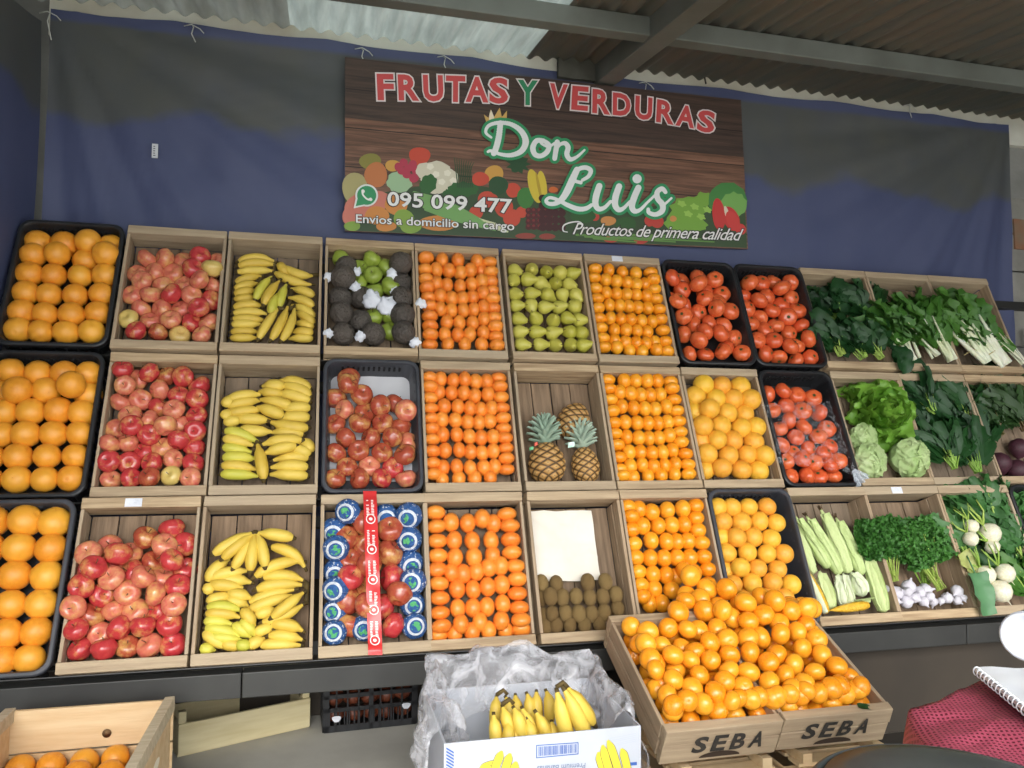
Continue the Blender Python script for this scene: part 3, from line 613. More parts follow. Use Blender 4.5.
for x in (-1.1, .74, 1.5, 3.55):
    b = MB(); q = TB[2] - NH * .16; b.box((x - .02, 2.68, 0), (x + .02, 2.72, .55)); part(b, 'post', metal, rk, smooth=False)
    b = MB(); b.box((x - .02, 3.13, 0), (x + .02, 3.165, 1.55)); part(b, 'post', metal, rk, smooth=False)
    b = MB(); a0 = TB[2] - NH * .165 + VH * .0; a1 = TB[0] - NH * .165 + VH * .5
    b.tube([(x, 2.71, .42), (x, 3.22, 1.69)], .016, 4); part(b, 'brace', metal, rk, smooth=False)
    b = MB(); b.box((x - .02, 2.5, .365), (x + .02, 3.14, .395)); part(b, 'brace', metal, rk, smooth=False)
b = MB(); b.box((1.62, 2.60, .0), (3.6, 2.612, zb - .075)); part(b, 'shade_board', MATS['shade_brown'], rk, smooth=False)  # added board, its dark brown stands for the shade below the rack
b = MB(); b.grid(lambda u, v: (1.30 + 2.6 * u, 2.42 - 1.0 * (1 - v) + .17 * v, .004 + .002 * noise.noise(Vector((u * 9, v * 5, 0)))), 24, 10); tag(b.build('shade_mat', mat('shade_mat_brown', '#3a342d', '#302b25', scale=5, rough=.9), origin=(2.6, 2, 0)), 'dark brown mat added as shade on the floor right of the stencilled crates', 'mat')  # added dark sheet that makes the floor here look shaded
# ------------------------------------------------------------------ light
w = bpy.data.worlds.new('world'); bpy.context.scene.world = w; w.use_nodes = True
bg = w.node_tree.nodes['Background']; bg.inputs[0].default_value = (.95, .98, 1, 1); bg.inputs[1].default_value = 3.2
sun = bpy.data.objects.new('sun', bpy.data.lights.new('sun', 'SUN')); col.objects.link(sun); sun.data.energy = 2.4; sun.data.angle = math.radians(35); sun.data.color = (1, .97, .92)
sun.rotation_euler = Vector((.15, 1, -.5)).to_track_quat('-Z', 'Y').to_euler()
sc = bpy.context.scene
sc.view_settings.view_transform = 'Standard'; sc.view_settings.look = 'None'; sc.view_settings.gamma = 1; sc.view_settings.exposure = .5
sc.view_settings.use_curve_mapping = False
sc.cycles.max_bounces = 7; sc.cycles.transparent_max_bounces = 12
# ------------------------------------------------------------------ bananas
BPROF = [.2, .5, .85, .98, 1.02, 1.02, 1, .95, .78, .46, .3, .27]
def banana_mesh(pts3, r, name='banana', m=None, parent=None, both=True):
    n = len(BPROF); b = MB(); a, c, d = pts3; pts = []
    for i in range(n):
        t = i / (n - 1); pts.append(a * (1 - t) ** 2 + c * 2 * t * (1 - t) + d * t * t)
    o0 = parent.location if parent else Vector()
    b.tube([p - o0 for p in pts], [r * q for q in BPROF], 7)
    o = b.build(name, m or ban_m, parent)
    o.data.materials.append(tip_m)
    for f in list(o.data.polygons)[:7] + list(o.data.polygons)[-9:]: f.material_index = 1
    return o
def hands(crop, plane, data, r, tier, place):
    """data: list of (description, depth offset, [(tip x, tip y, stalk x, stalk y, bulge)...])"""
    x0, y0, s = crop
    for desc, off, green, lst in data:
        first = plane(x0 + lst[0][2] / s, y0 + lst[0][3] / s, off); t = empty('banana_hand' if len(lst) > 1 else 'banana', first, label=desc, cat='bananas' if len(lst) > 1 else 'banana', group='bananas in ' + place)
        for i, (x1, y1, x2, y2, bu) in enumerate(lst):
            dx, dy = x2 - x1, y2 - y1; l = math.hypot(dx, dy); nx, ny = dy / l, -dx / l
            z = off + .004 * (i % 2) + U(-.003, .003)
            pa = plane(x0 + x1 / s, y0 + y1 / s, z - .006); pc = plane(x0 + ((x1 + x2) / 2 + nx * bu * 1.9) / s, y0 + ((y1 + y2) / 2 + ny * bu * 1.9) / s, z + .012); pd = plane(x0 + x2 / s, y0 + y2 / s, z - .010)
            rr = r * 1.36 / s / pxm(pa) * U(.94, 1.06); u = (pd - pa).normalized() * rr * .75; lo_x, hi_x = XL[tier][2] + .014 + rr * .5, XL[tier][2] + CW - .014 - rr * .5
            for q in (pa, pc, pd): q.x = min(max(q.x, lo_x + abs(u.x) * (q is not pc)), hi_x - abs(u.x) * (q is not pc))
            banana_mesh((pa - u, pc, pd + u), rr, m=bang_m if green and i % 3 != 1 else ban_m, parent=t)
        if len(lst) > 2:
            b = MB(); lastp = plane(x0 + lst[-1][2] / s, y0 + lst[-1][3] / s, off - .014); b.tube([Vector(), (lastp - first) * .5 + NH * -.01, lastp - first], .009, 6); b.build('crown', tip_m, t)
P1 = lambda t: (lambda x, y, z: onplane(t, x, y, z))
hands((225, 235, 6.68), P1(0), [
    ('two long bananas lying right of the upper left stack, top tier crate', -.05, 0, [(385, 205, 632, 265, -30), (335, 245, 588, 325, -26), (375, 200, 420, 260, -8)]),
    ('three bananas stacked at the upper left of the top tier banana crate', -.045, 0, [(85, 190, 330, 190, 42), (82, 215, 335, 210, 28), (82, 250, 328, 245, 12)]),
    ('short banana hand left, below the topmost stack in the top tier crate', -.05, 0, [(75, 325, 240, 285, 20), (70, 362, 215, 330, 14), (70, 398, 200, 378, 12), (75, 432, 200, 425, 8)]),
    ('spread banana hand at the right side of the top tier banana crate', -.045, 0, [(645, 420, 440, 365, -18), (655, 490, 420, 425, -22), (648, 565, 440, 478, -24), (632, 600, 470, 522, -14), (630, 625, 470, 588, -8), (632, 660, 450, 648, -8), (650, 697, 425, 695, -8)]),
    ('six stacked bananas at the lower left of the top tier crate', -.035, 0, [(55, 490, 250, 482, 22), (55, 530, 280, 535, 22), (60, 565, 265, 578, 14), (28, 598, 235, 600, 6), (25, 648, 222, 648, 6), (35, 690, 210, 690, 5)]),
    ('greenish yellow banana hand fanned in the middle of the top tier crate', -.018, 1, [(208, 432, 315, 285, 18), (262, 465, 365, 312, 16), (368, 478, 412, 335, 12), (308, 520, 352, 400, 8)]),
    ('three long bananas at the bottom middle of the top tier crate', -.012, 0, [(225, 698, 360, 490, 10), (302, 702, 418, 472, -12), (368, 705, 458, 485, -26)]),
], 24, 0, 'the top tier crate')
hands((200, 360, 5.908), P1(1), [
    ('large double banana hand at the upper right of the middle tier crate', -.04, 0, [(670, 180, 470, 132, -26), (480, 160, 385, 158, -8), (688, 225, 465, 160, -28), (470, 205, 360, 192, -8), (678, 252, 452, 208, -22), (540, 282, 360, 240, -14), (688, 288, 478, 290, -8), (480, 332, 345, 285, -10), (682, 345, 470, 345, -10), (645, 395, 425, 362, 16), (600, 442, 430, 430, -8)]),
    ('pale banana hand at the upper left of the middle tier crate', -.045, 0, [(122, 270, 200, 235, 8), (172, 242, 350, 212, 18), (165, 280, 355, 245, 14), (155, 322, 362, 300, 10), (122, 338, 175, 322, 5), (140, 372, 240, 360, 6), (222, 352, 410, 362, 8), (252, 402, 415, 420, -10)]),
    ('greenish banana hand at the left of the middle tier crate', -.035, 1, [(105, 425, 340, 490, 20), (90, 472, 310, 510, 16), (95, 520, 300, 548, 10)]),
    ('three bananas stacked at the lower left of the middle tier crate', -.03, 1, [(115, 582, 325, 590, 12), (90, 628, 332, 650, 12), (72, 680, 345, 690, 10)]),
    ('banana hand at the lower right of the middle tier crate', -.035, 0, [(680, 540, 600, 485, -12), (680, 565, 530, 530, -14), (685, 590, 435, 600, -24), (685, 640, 420, 640, -16), (680, 690, 415, 680, -10)]),
    ('two pale bananas crossing over the lower right hand, middle tier crate', -.018, 0, [(595, 480, 375, 505, -20), (560, 512, 388, 555, -12)]),
    ('single loose banana lying upright at the bottom middle of its crate', -.012, 0, [(372, 702, 338, 502, -8)]),
], 27, 1, 'the middle tier crate')
hands((185, 520, 5.489), P1(2), [
    ('two large bananas at the upper right of the bottom tier crate', -.04, 0, [(470, 160, 662, 270, 42), (388, 322, 650, 240, 40)]),
    ('banana hand at the right side of the bottom tier crate', -.035, 0, [(430, 325, 668, 340, 30), (395, 388, 665, 365, 26), (355, 460, 602, 388, 20), (355, 500, 590, 420, 16), (400, 520, 490, 500, 6), (425, 560, 665, 462, -12)]),
    ('single banana lying diagonally across the right hand, bottom tier crate', -.012, 0, [(480, 535, 665, 400, 4)]),
    ('banana hand at the lower right of the bottom tier crate', -.03, 0, [(395, 622, 480, 592, 8), (480, 578, 665, 612, 20), (465, 640, 665, 660, 14), (365, 690, 420, 660, 6), (420, 690, 630, 692, 8)]),
    ('short banana hand at the left under the fan, bottom tier crate', -.04, 0, [(100, 340, 245, 225, 22), (150, 322, 335, 285, 16), (180, 340, 355, 348, 16)]),
    ('small banana hand with cut tips at the left of its bottom tier crate', -.035, 0, [(75, 385, 155, 388, 8), (138, 362, 310, 378, 12), (85, 440, 255, 405, -8), (250, 410, 350, 430, 8), (240, 440, 335, 472, 8)]),
    ('large greenish banana hand at the lower left of the bottom tier crate', -.025, 1, [(100, 490, 312, 505, 24), (68, 528, 300, 542, 24), (50, 570, 258, 580, 20), (85, 600, 300, 642, 16), (45, 625, 235, 710, 10), (70, 708, 150, 716, 4), (140, 645, 300, 660, 6), (320, 505, 372, 575, 8), (272, 585, 350, 640, 8), (315, 565, 370, 625, 8), (215, 682, 305, 700, 6), (300, 690, 350, 695, 5)]),
    ('fan of six bananas hanging from one crown, above the others', -.012, 0, [(160, 188, 368, 75, 10), (212, 210, 368, 85, 6), (265, 262, 370, 85, -6), (358, 275, 380, 82, 0), (435, 252, 395, 82, -10), (585, 100, 408, 75, -8)]),
], 25, 2, 'the bottom tier crate')
# ------------------------------------------------------------------ wrapped apples and the printed tape
def wrap_mat():
    m = bpy.data.materials.new('printed_blue_wrap'); m.use_nodes = True; nt = m.node_tree; N = nt.nodes; L = nt.links; bs = N['Principled BSDF']
    tc = N.new('ShaderNodeTexCoord'); sx = N.new('ShaderNodeSeparateXYZ'); L.new(tc.outputs['Object'], sx.inputs[0])
    oi = N.new('ShaderNodeObjectInfo')
    def mt(op, a, b_=None):
        n = N.new('ShaderNodeMath'); n.operation = op
        for i, v in enumerate((a, b_)):
            if v is None: continue
            if isinstance(v, (int, float)): n.inputs[i].default_value = v
            else: L.new(v, n.inputs[i])
        return n.outputs[0]
    rr = mt('SQRT', mt('ADD', mt('MULTIPLY', sx.outputs[0], sx.outputs[0]), mt('MULTIPLY', sx.outputs[1], sx.outputs[1])))
    front = mt('GREATER_THAN', sx.outputs[2], 0)
    ring = mt('MULTIPLY', mt('MULTIPLY', mt('GREATER_THAN', rr, .50), mt('LESS_THAN', rr, .68)), front)
    no = N.new('ShaderNodeTexNoise'); no.inputs['Scale'].default_value = 2.6; no.inputs['Detail'].default_value = 3
    ad = N.new('ShaderNodeVectorMath'); ad.operation = 'ADD'; L.new(tc.outputs['Object'], ad.inputs[0]); L.new(mt('MULTIPLY', oi.outputs['Random'], 2.0), ad.inputs[1]); L.new(ad.outputs[0], no.inputs[0])
    gr = mt('MULTIPLY', mt('MULTIPLY', mt('GREATER_THAN', no.outputs['Fac'], .5), mt('LESS_THAN', rr, .38)), front)
    n2 = N.new('ShaderNodeTexNoise'); n2.inputs['Scale'].default_value = 5; n2.inputs['Detail'].default_value = 4; L.new(ad.outputs[0], n2.inputs[0])
    wh = mt('MULTIPLY', mt('GREATER_THAN', n2.outputs['Fac'], .62), mt('GREATER_THAN', rr, .72))
    def mx(f, a, c):
        n = N.new('ShaderNodeMix'); n.data_type = 'RGBA'; L.new(f, n.inputs[0])
        if isinstance(a, str): n.inputs[6].default_value = lin(a)
        else: L.new(a, n.inputs[6])
        n.inputs[7].default_value = lin(c); return n.outputs[2]
    c = mx(gr, '#2c5a96', '#58b070'); c = mx(ring, c, '#d8dde6'); c = mx(wh, c, '#c8cedb')
    L.new(c, bs.inputs['Base Color']); bs.inputs['Roughness'].default_value = .5
    bu = N.new('ShaderNodeBump'); bu.inputs['Strength'].default_value = .5; bu.inputs['Distance'].default_value = .05; L.new(n2.outputs['Fac'], bu.inputs['Height']); L.new(bu.outputs[0], bs.inputs['Normal'])
    return m
wrapm = wrap_mat()
P['wrapped_apple'] = [proto('wrapped_apple', lambda b: b.lathe([(max(.02, math.sin(PI * i / 14)), -math.cos(PI * i / 14) * .9) for i in range(15)], 20, 7, .02), wrapm)]
heap(2, 3, 'apple', J_, "725,145/672,200 838,178/738,235/677,285 838,265/748,320/682,373 850,350/750,400/677,458 857,440/755,480 800,482b/672,550 847,552",
     50, 'tape crossed crate, unwrapped', 'unwrapped apples in the taped crate', 'glossy red apple', off=.045, variants=apv((3, 0, 8, 0, 0)), axisf=outw, parts=apart)
heap(2, 3, 'wrapped_apple', J_, "655,105 825,95 912,120/580,160 918,210/585,245 925,293/590,330 930,380/588,412 935,468/585,500 938,552/585,580 735,565",
     51, 'tape crossed crate', 'wrapped apples in the taped crate', 'blue paper wrapped apple', off=.035, axisf=lambda: Vector((U(-.35, .05), -1, U(-.25, .25))))
for o in bpy.data.objects:
    if o.name.startswith('wrapped_apple'): o['category'] = 'apple'
tape_m = mat('red_tape', '#cf2f2f', '#c22a2c', scale=9, rough=.3)
tt = empty('packing_tape', onplane(2, 369.8, 492, .012), label='red printed packing tape running down across the blue wrapped apples crate', cat='tape')
def tpt(u, v, dz=0):
    x = 369.8 + (375.4 - 369.8) * v + (u - .5) * 13.4 * (1 + .06 * v); y = 491 + (655 - 491) * v
    z = .006 + .044 * math.sin(PI * min(1, max(0, (v - .04) / .92))) ** .4 + .0025 * math.sin(v * 30) * math.sin(u * 3 + v * 9)
    return onplane(2, x, y, z + dz) - tt.location
b = MB(); b.grid(lambda u, v: tpt(u, v), 6, 50); b.build('band', tape_m, tt)
b = MB(); q = .0
def flatpoly(b, pts): b.add(pts, [tuple(range(len(pts)))])
tw = mat('white_print', '#f0e6e2', rough=.5)
for k in range(5):
    vc = .17 + k * .185
    if vc > .95: break
    for i in range(14):
        a0, a1 = 2 * PI * i / 14, 2 * PI * (i + 1) / 14
        flatpoly(b, [tpt(.5 + .36 * math.cos(a) * r_, vc + .031 * math.sin(a) * r_, .0012) for a, r_ in ((a0, 1), (a1, 1), (a1, .8), (a0, .8))])
    flatpoly(b, [tpt(.5 + .14 * math.cos(a), vc + .010 * math.sin(a), .0012) for a in [2 * PI * i / 8 for i in range(8)]])
for k in range(6):
    v0 = .015 + k * .185 + .04
    for j in range(10):
        for (ua, ub) in ((.2, .42), (.56, .8)):
            if R() < .9 and v0 + j * .0095 < .97:
                vv = v0 + j * .0095; w_ = U(.6, 1); flatpoly(b, [tpt(ua, vv, .0012), tpt(ua + (ub - ua) * w_, vv, .0012), tpt(ua + (ub - ua) * w_, vv + .0055, .0012), tpt(ua, vv + .0055, .0012)])
b.build('white_print', tw, tt, smooth=False)
# ------------------------------------------------------------------ papers, tissue, film
def sheetpx(name, t, quad, off, m, label, cat, n=10, amp=.004, group=None, fq=30):
    c = onplane(t, *quad[0], off); b = MB(); A = [Vector(onplane(t, x, y, off)) for x, y in quad]
    def fn(u, v):
        p = (A[0] * (1 - u) + A[1] * u) * (1 - v) + (A[3] * (1 - u) + A[2] * u) * v
        return p + NH * (amp * noise.noise(p * fq) + amp * .7 * noise.noise(p * fq * 2.3)) + VH * amp * .5 * noise.noise(p * fq * .8 + Vector((5, 5, 5))) - c
    b.grid(fn, n, n); return tag(b.build(name, m, loc=c), label, cat, group)
sheetpx('paper_sheet', 1, [(327, 372), (411, 374), (414, 482), (325, 480)], -.088, mat('grey_white_paper', '#c9c9cc', '#bdbdc2', scale=6, rough=.8), 'white paper lining the black plastic apple crate', 'paper', amp=.003)
sheetpx('paper_sheet', 2, [(527.5, 511), (591, 510.5), (601, 580), (531, 582)], -.075, paper_m, 'creamy white paper sheet above the kiwis in their wooden crate', 'paper', n=24, amp=.007, fq=22)
for i, (x, y, r, nm) in enumerate(((730, 480, 44, 'left of the two in the middle of the green apples'), (805, 512, 44, 'right of the two in the middle of the green apples'), (825, 355, 26, 'beside the upper right dark fruit'), (843, 441, 26, 'beside the third dark fruit on the right'),
        (656, 345, 22, 'beside the upper left dark fruit'), (650, 418, 24, 'left of the green apples, lower'), (965, 497, 24, 'sticking out over the right crate side'), (935, 684, 26, 'at the lower right corner of the crate'), (520, 640, 22, 'at the lower left corner of the crate'), (672, 655, 24, 'between the two lowest dark fruits on the left'), (520, 368, 20, 'hanging out at the upper left crate side'))):
    p = onplane(0, 220 + x / 4.8, 200 + y / 4.8, .0 + (0 if i < 2 else -.006)); r /= 4.8 * pxm(p); b = MB()
    b.grid(lambda u, v: (lambda q: q * (1 + .45 * noise.noise(q * 2.5 + Vector((i, 0, 0))) + .3 * noise.noise(q * 6 + Vector((0, i, 0)))) * r)(Vector((math.cos(2 * PI * u) * math.sin(PI * v), math.sin(2 * PI * u) * math.sin(PI * v) * .5, math.cos(PI * v)))), 18, 12)
    tag(b.build('tissue_paper', tis_m, loc=p), 'crumpled white tissue paper ' + nm, 'tissue', 'tissue among the green apples')
film = plastic_film('clear_film', '#dfe6ee', .0, 24, .22)
b = MB(); A = [Vector(onplane(1, x, y, .012)) for x, y in ((762, 403), (829, 401), (858, 474), (779, 462))]
def ffn(u, v):
    p = (A[0] * (1 - u) + A[1] * u) * (1 - v) + (A[3] * (1 - u) + A[2] * u) * v
    rid = abs(math.sin(14 * u + 9 * v + 2 * noise.noise(p * 9))) ** 6
    return p + NH * (.010 * noise.noise(p * 14) + .005 * noise.noise(p * 40) + .006 * rid + .012 * math.sin(PI * u) * math.sin(PI * v)) + Vector((0, 0, .006 * noise.noise(p * 12 + Vector((9, 0, 0)))))
b.grid(ffn, 60, 60); o = tag(b.build('plastic_film', film, origin=A[0]), 'clear crinkled plastic film stretched over the middle tier tomatoes', 'film')
b = MB(); p0 = A[2]
b.grid(lambda u, v: p0 - A[0] + Vector((-.028, 0, .018)) + (Vector((.045 * u, -.01, -.05 * u)) + Vector((.05 * (v - .5) * (.3 + u), .012 * math.sin(v * 22) * u, .04 * (v - .5) * (.3 + u))) + NH * .01 * noise.noise(Vector((u * 5, v * 9, 2)))), 10, 16)
b.build('gathered_end', plastic_film('gathered_film', '#d9e2ee', .45, 60, .45), o)
# ------------------------------------------------------------------ pineapples
def pine_mat():
    m = bpy.data.materials.new('pineapple_rind'); m.use_nodes = True; N = m.node_tree.nodes; L = m.node_tree.links; bs = N['Principled BSDF']
    at = N.new('ShaderNodeAttribute'); at.attribute_name = 'eye'; cr_ = N.new('ShaderNodeValToRGB'); e = cr_.color_ramp.elements
    e[0].position = .1; e[0].color = lin('#4a3a22'); e[1].position = 1; e[1].color = lin('#6b4a2a'); q = cr_.color_ramp.elements.new(.35); q.color = lin('#b5854a'); q = cr_.color_ramp.elements.new(.75); q.color = lin('#c9a468')
    L.new(at.outputs['Fac'], cr_.inputs[0]); L.new(cr_.outputs[0], bs.inputs['Base Color']); bs.inputs['Roughness'].default_value = .6
    return m
pinem = pine_mat(); crownm = mat('pineapple_leaf', '#9db3a0', '#7f9a84', '#a9bba8', scale=9, rough=.55)
def pineapple(base, up, R0, Hh, label, crown=True, tagcol=None):
    t = empty('pineapple', base, label=label, cat='pineapple', group='pineapples in the middle tier crate')
    q = Vector(up).normalized().to_track_quat('Z', 'Y').to_matrix(); b = MB(); nx, ny = 80, 60; att = []
    for j in range(ny + 1):
        v = j / ny; z = v * Hh
        pr = math.sin(PI * min(1, max(0, .04 + v * .92))) ** .42 * (1.04 - .16 * v)
        for i in range(nx):
            a = 2 * PI * i / nx; k1 = (a * 7 / (2 * PI) + v * 5.0) % 1; k2 = (a * 7 / (2 * PI) - v * 5.0) % 1
            h = min(1 - abs(2 * k1 - 1), 1 - abs(2 * k2 - 1)); r = R0 * pr * (1 + .10 * min(h * 1.6, 1)); b.v.append(tuple(q @ Vector((r * math.cos(a), r * math.sin(a), z)))); att.append(h)
    for j in range(ny):
        for i in range(nx): b.f.append((j * nx + i, j * nx + (i + 1) % nx, (j + 1) * nx + (i + 1) % nx, (j + 1) * nx + i))
    b.f.append(tuple(range(nx))[::-1]); b.f.append(tuple(ny * nx + i for i in range(nx)))
    o = b.build('fruit_body', pinem, t); at = o.data.attributes.new('eye', 'FLOAT', 'POINT'); at.data.foreach_set('value', att)
    if crown:
        b = MB(); e1 = q @ Vector((1, 0, 0)); e2 = q @ Vector((0, 1, 0)); uu = q @ Vector((0, 0, 1)); top = uu * Hh * .97
        for k in range(60):
            a = k * 2.4; lv = k / 60; tilt = .95 * (1 - lv) ** .7 + .05; rad = e1 * math.cos(a) + e2 * math.sin(a)
            d = uu * math.cos(tilt) + rad * math.sin(tilt); nn = rad * math.cos(tilt) * -1 + uu * math.sin(tilt)
            b.leaf(top + uu * (lv * .075) + rad * R0 * .2 * (1 - lv), d, nn, .038 + .038 * math.sin(PI * (.15 + lv * .7)), .030, .35, .0, 2, 6, 1.5, .3)
        b.build('crown', crownm, t)
    return t
def pp(x, y, z): return onplane(1, 510 + x / 6.98, 380 + y / 6.98, z)
pineapple(pp(268, 715, -.055) , VH + NH * .1, .068, .150, 'whole pineapple with tilted crown, left one of the front two')
pineapple(pp(545, 715, -.055), VH + NH * .08 + Vector((-.06, 0, 0)), .052, .135, 'smaller pineapple with upright crown, right one of the front two')
pineapple(pp(400, 400, -.075) , VH * .9 + Vector((.45, 0, 0)), .062, .15, 'pineapple lying behind the front two, its crown hidden', crown=False)
for (x, y, z, w_, h_, m_, nm) in ((182, 450, .018, .006, .006, mat('tag_red', '#e0604a', rough=.5), 'small orange red tag'), (150, 482, .016, .008, .006, mat('tag_green', '#5fae7a', rough=.4), 'small green tag'), (428, 455, .004, .013, .010, mat('tag_shiny', '#a8d8c0', '#e8fff4', scale=60, rough=.15), 'shiny green and white tag')):
    p = pp(x, y, z); b = MB(); b.grid(lambda u, v: ((u - .5) * 2 * w_, .003 * math.sin(u * 3), (v - .5) * 2 * h_ + .004 * u), 4, 4)
    tag(b.build('fruit_tag', m_, loc=p), nm + ' hanging at the ' + ('right' if x > 400 else 'left') + ' front pineapple', 'tag', 'fruit tags at the pineapples')
# ------------------------------------------------------------------ leafy vegetables
X_ = Vector((1, 0, 0))
def bunch(name, base, up, label, cat, n, L, W, m, ns, sl, sw, sm, spread=.5, lift=.5, group=None, tip=.35, ruf=.12, start=.3, out=NH, curl=.5, bulb=0, tie=False):
    """stalks fan out from the base along `up`; leaves open from their upper part"""
    t = empty(name, base, label=label, cat=cat, group=group); up = Vector(up).normalized(); sd = up.cross(out).normalized(); out = sd.cross(up)
    b = MB(); c = MB()
    for k in range(ns):
        a = U(-1, 1) * spread; f = U(0, 1); o0 = sd * U(-1, 1) * sl * .13 + out * U(0, .03); d = (up + sd * a * .55 + out * U(-.05, .25) * lift).normalized(); L2 = sl * U(.85, 1.15)
        pr = [sw * (1 + bulb * .6), sw * (1 + bulb), sw, sw * .7, sw * .4] if bulb else [sw * .9, sw, sw, sw * .8, sw * .4]
        c.tube([o0 - up * .0, o0 + d * L2 * .15, o0 + d * L2 * .4, o0 + d * L2 * .7 + out * .004, o0 + d * L2 + out * .006], pr, 6, .75)
    for k in range(n):
        a = U(-1, 1) * spread; s0 = start * U(.75, 1.5) * sl; d = (up * U(.55, 1) + sd * a * 1.1 + out * U(.0, .5) * lift).normalized()
        p = up * s0 + sd * a * s0 * .7 + out * U(.0, .035); nn = out + up * U(-.5, .2) + sd * U(-.6, .6)
        b.leaf(p, d, nn, L * U(.7, 1.15), W * U(.7, 1.2), curl * U(.3, 1.4), ruf, 4, 6, tip)
    c.build('stalks', sm, t); b.build('leaves', m, t)
    if tie: q = MB(); q.tube([up * sl * .35 + sd * (sl * .32) * math.cos(a) + out * (.012 + .022 * math.sin(a)) for a in [PI * i / 8 for i in range(9)]], .0025, 5); q.build('tie', mat('raffia', '#b0a070', rough=.8), t)
    return t
def pw(t, x, y, z): return onplane(t, x, y, z)
g = 'dark leafy bunches on the top tier'
for (x, y, z, nm) in ((838, 325, -.07, 'behind, upper left of three'), (870, 322, -.06, 'behind, upper right'), (840, 357, -.04, 'in front at the left'), (862, 360, -.035, 'in front in the middle'), (880, 360, -.03, 'in front at the right')):
    bunch('leafy_bunch', pw(0, x, y, z), VH + X_ * -.25, 'very dark leafy bunch beside the top tier tomatoes, ' + nm, 'greens', 46, .14, .075, leafd, 16, .10, .0035, stalkg, .95, .6, g, ruf=.12, start=.6)
for (x, y, z, up, nm) in ((912, 362, -.03, (-.35), 'left of the white stemmed bunches'), (934, 358, -.02, -.45, 'second from the left'), (950, 362, -.01, -.35, 'in the middle')):
    bunch('chard_bunch', pw(0, x, y, z), VH + X_ * up, 'chard with thin white stems, ' + nm, 'chard', 44, .19, .085, leafm, 9, .20, .007, stalkw, .6, .6, 'chard bunches on the top tier', ruf=.16, start=.55, bulb=.4)
for (x, y, z, up, nm) in ((983, 365, -.02, -.45, 'left one with a tie'), (1004, 366, -.01, -.5, 'right one')):
    bunch('chard_bunch', pw(0, x, y, z), VH + X_ * up, 'chard with thick white stalks at the right end, ' + nm, 'chard', 46, .17, .09, leafm, 10, .23, .0165, stalkw, .45, .6, 'chard bunches on the top tier', ruf=.16, start=.72, tie=True)
bunch('spring_onion_bunch', pw(0, 1022, 364, -.01), VH + X_ * -.7, 'thin green and white stems at the far right of the top tier', 'greens', 6, .1, .03, leafm, 12, .16, .004, stalkw, .4, .5, ruf=.05, start=.6)
o = MB(); o.leaf((0, 0, 0), VH * -1 + X_ * .15 - NH * -.15, NH, .12, .10, .5, .08, 6, 8); o.leaf((0, 0, .01), VH * -1 + X_ * -.25 - NH * -.15, NH, .08, .08, .5, .08, 6, 8)
tag(o.build('loose_leaf', leafd, loc=pw(0, 897, 348, .02)), 'large dark leaf hanging over the front board of the top tier', 'leaf')
# lettuce head, loose and frilled, facing the viewer
def rosette(name, c, R0, label, cat, m, n, face, layers=5, wrap=.0, group=None, ruf=.16):
    t = empty(name, c, label=label, cat=cat, group=group); F_2 = Vector(face).normalized(); e1 = F_2.cross(Vector((0, 0, 1))).normalized(); e2 = e1.cross(F_2)
    for la in range(layers):
        b = MB(); f = la / max(1, layers - 1)
        for k in range(n - la):
            a = 2 * PI * (k + U(-.2, .2)) / (n - la) + la * .9; rad = e1 * math.cos(a) + e2 * math.sin(a); tilt = 1.35 - 1.1 * f
            b.leaf(rad * R0 * .06 - F_2 * R0 * .25 * (1 - f), rad * math.sin(tilt) + F_2 * math.cos(tilt), F_2 * math.sin(tilt) - rad * math.cos(tilt), R0 * (1.15 - .55 * f) * U(.85, 1.1), R0 * (.95 - .35 * f), -.9 * f + .3 * (1 - f), ruf, 6, 8, .1, .25)
        b.build('leaf_layer', m[la % len(m)], t)
    return t
rosette('lettuce', pw(1, 881, 413, -.03), .15, 'big loose frilly green lettuce head facing outward', 'lettuce', [leafl, mat('lettuce_leaf', '#8fc04a', '#76ac3a', '#9aca58', scale=10, rough=.45, transl=.3)], 9, NH + Vector((-.1, -.3, 0)), 6)
rosette('lettuce', pw(1, 858, 395, -.07), .085, 'smaller green lettuce half hidden behind the big frilly head', 'lettuce', [leafl], 8, NH + VH * .5, 4)
def cabbage(p, r, label):
    t = empty('cabbage', p, label=label, cat='cabbage', group='pale cabbages in the lettuce crate')
    b = MB(); b.grid(lambda u, v: (lambda q: q * r * (1 + .05 * noise.noise(q * 2.2)))(Vector((math.cos(2 * PI * u) * math.sin(PI * v), math.sin(2 * PI * u) * math.sin(PI * v), math.cos(PI * v)))), 24, 14); b.build('heart', leafp, t)
    b = MB()
    for k in range(9):
        a = k * 2.4; d0 = Vector((math.cos(a) * .6, -.8, math.sin(a) * .7)).normalized(); s = d0.cross(Vector((U(-1, 1), .3, U(-1, 1)))).normalized(); s2 = d0.cross(s)
        def fn(u, v):
            q = (d0 + s * (u - .5) * 1.5 + s2 * (v - .5) * 1.7).normalized(); rib = math.exp(-((u - .5) / .05) ** 2) * .04
            return q * r * (1.0 + .05 * k / 3 + rib * 1.6 + .09 * noise.noise(q * 4 + Vector((k, 0, 0))) + .06 * noise.noise(q * 11 + Vector((0, k, 0))) + .10 * max(abs(v - .5) * 2, abs(u - .5) * 2) ** 4)
        b.grid(fn, 18, 18)
    b.build('outer_leaves', leafp, t)
cabbage(pw(1, 861, 438, -.04), .055, 'small pale green cabbage, upper one at the left under the lettuce')
cabbage(pw(1, 866, 461, -.03), .068, 'pale green cabbage at the lower left of the lettuce crate')
cabbage(pw(1, 907, 458, -.025), .074, 'pale cabbage with whitish ribs at the lower right of the lettuce crate')
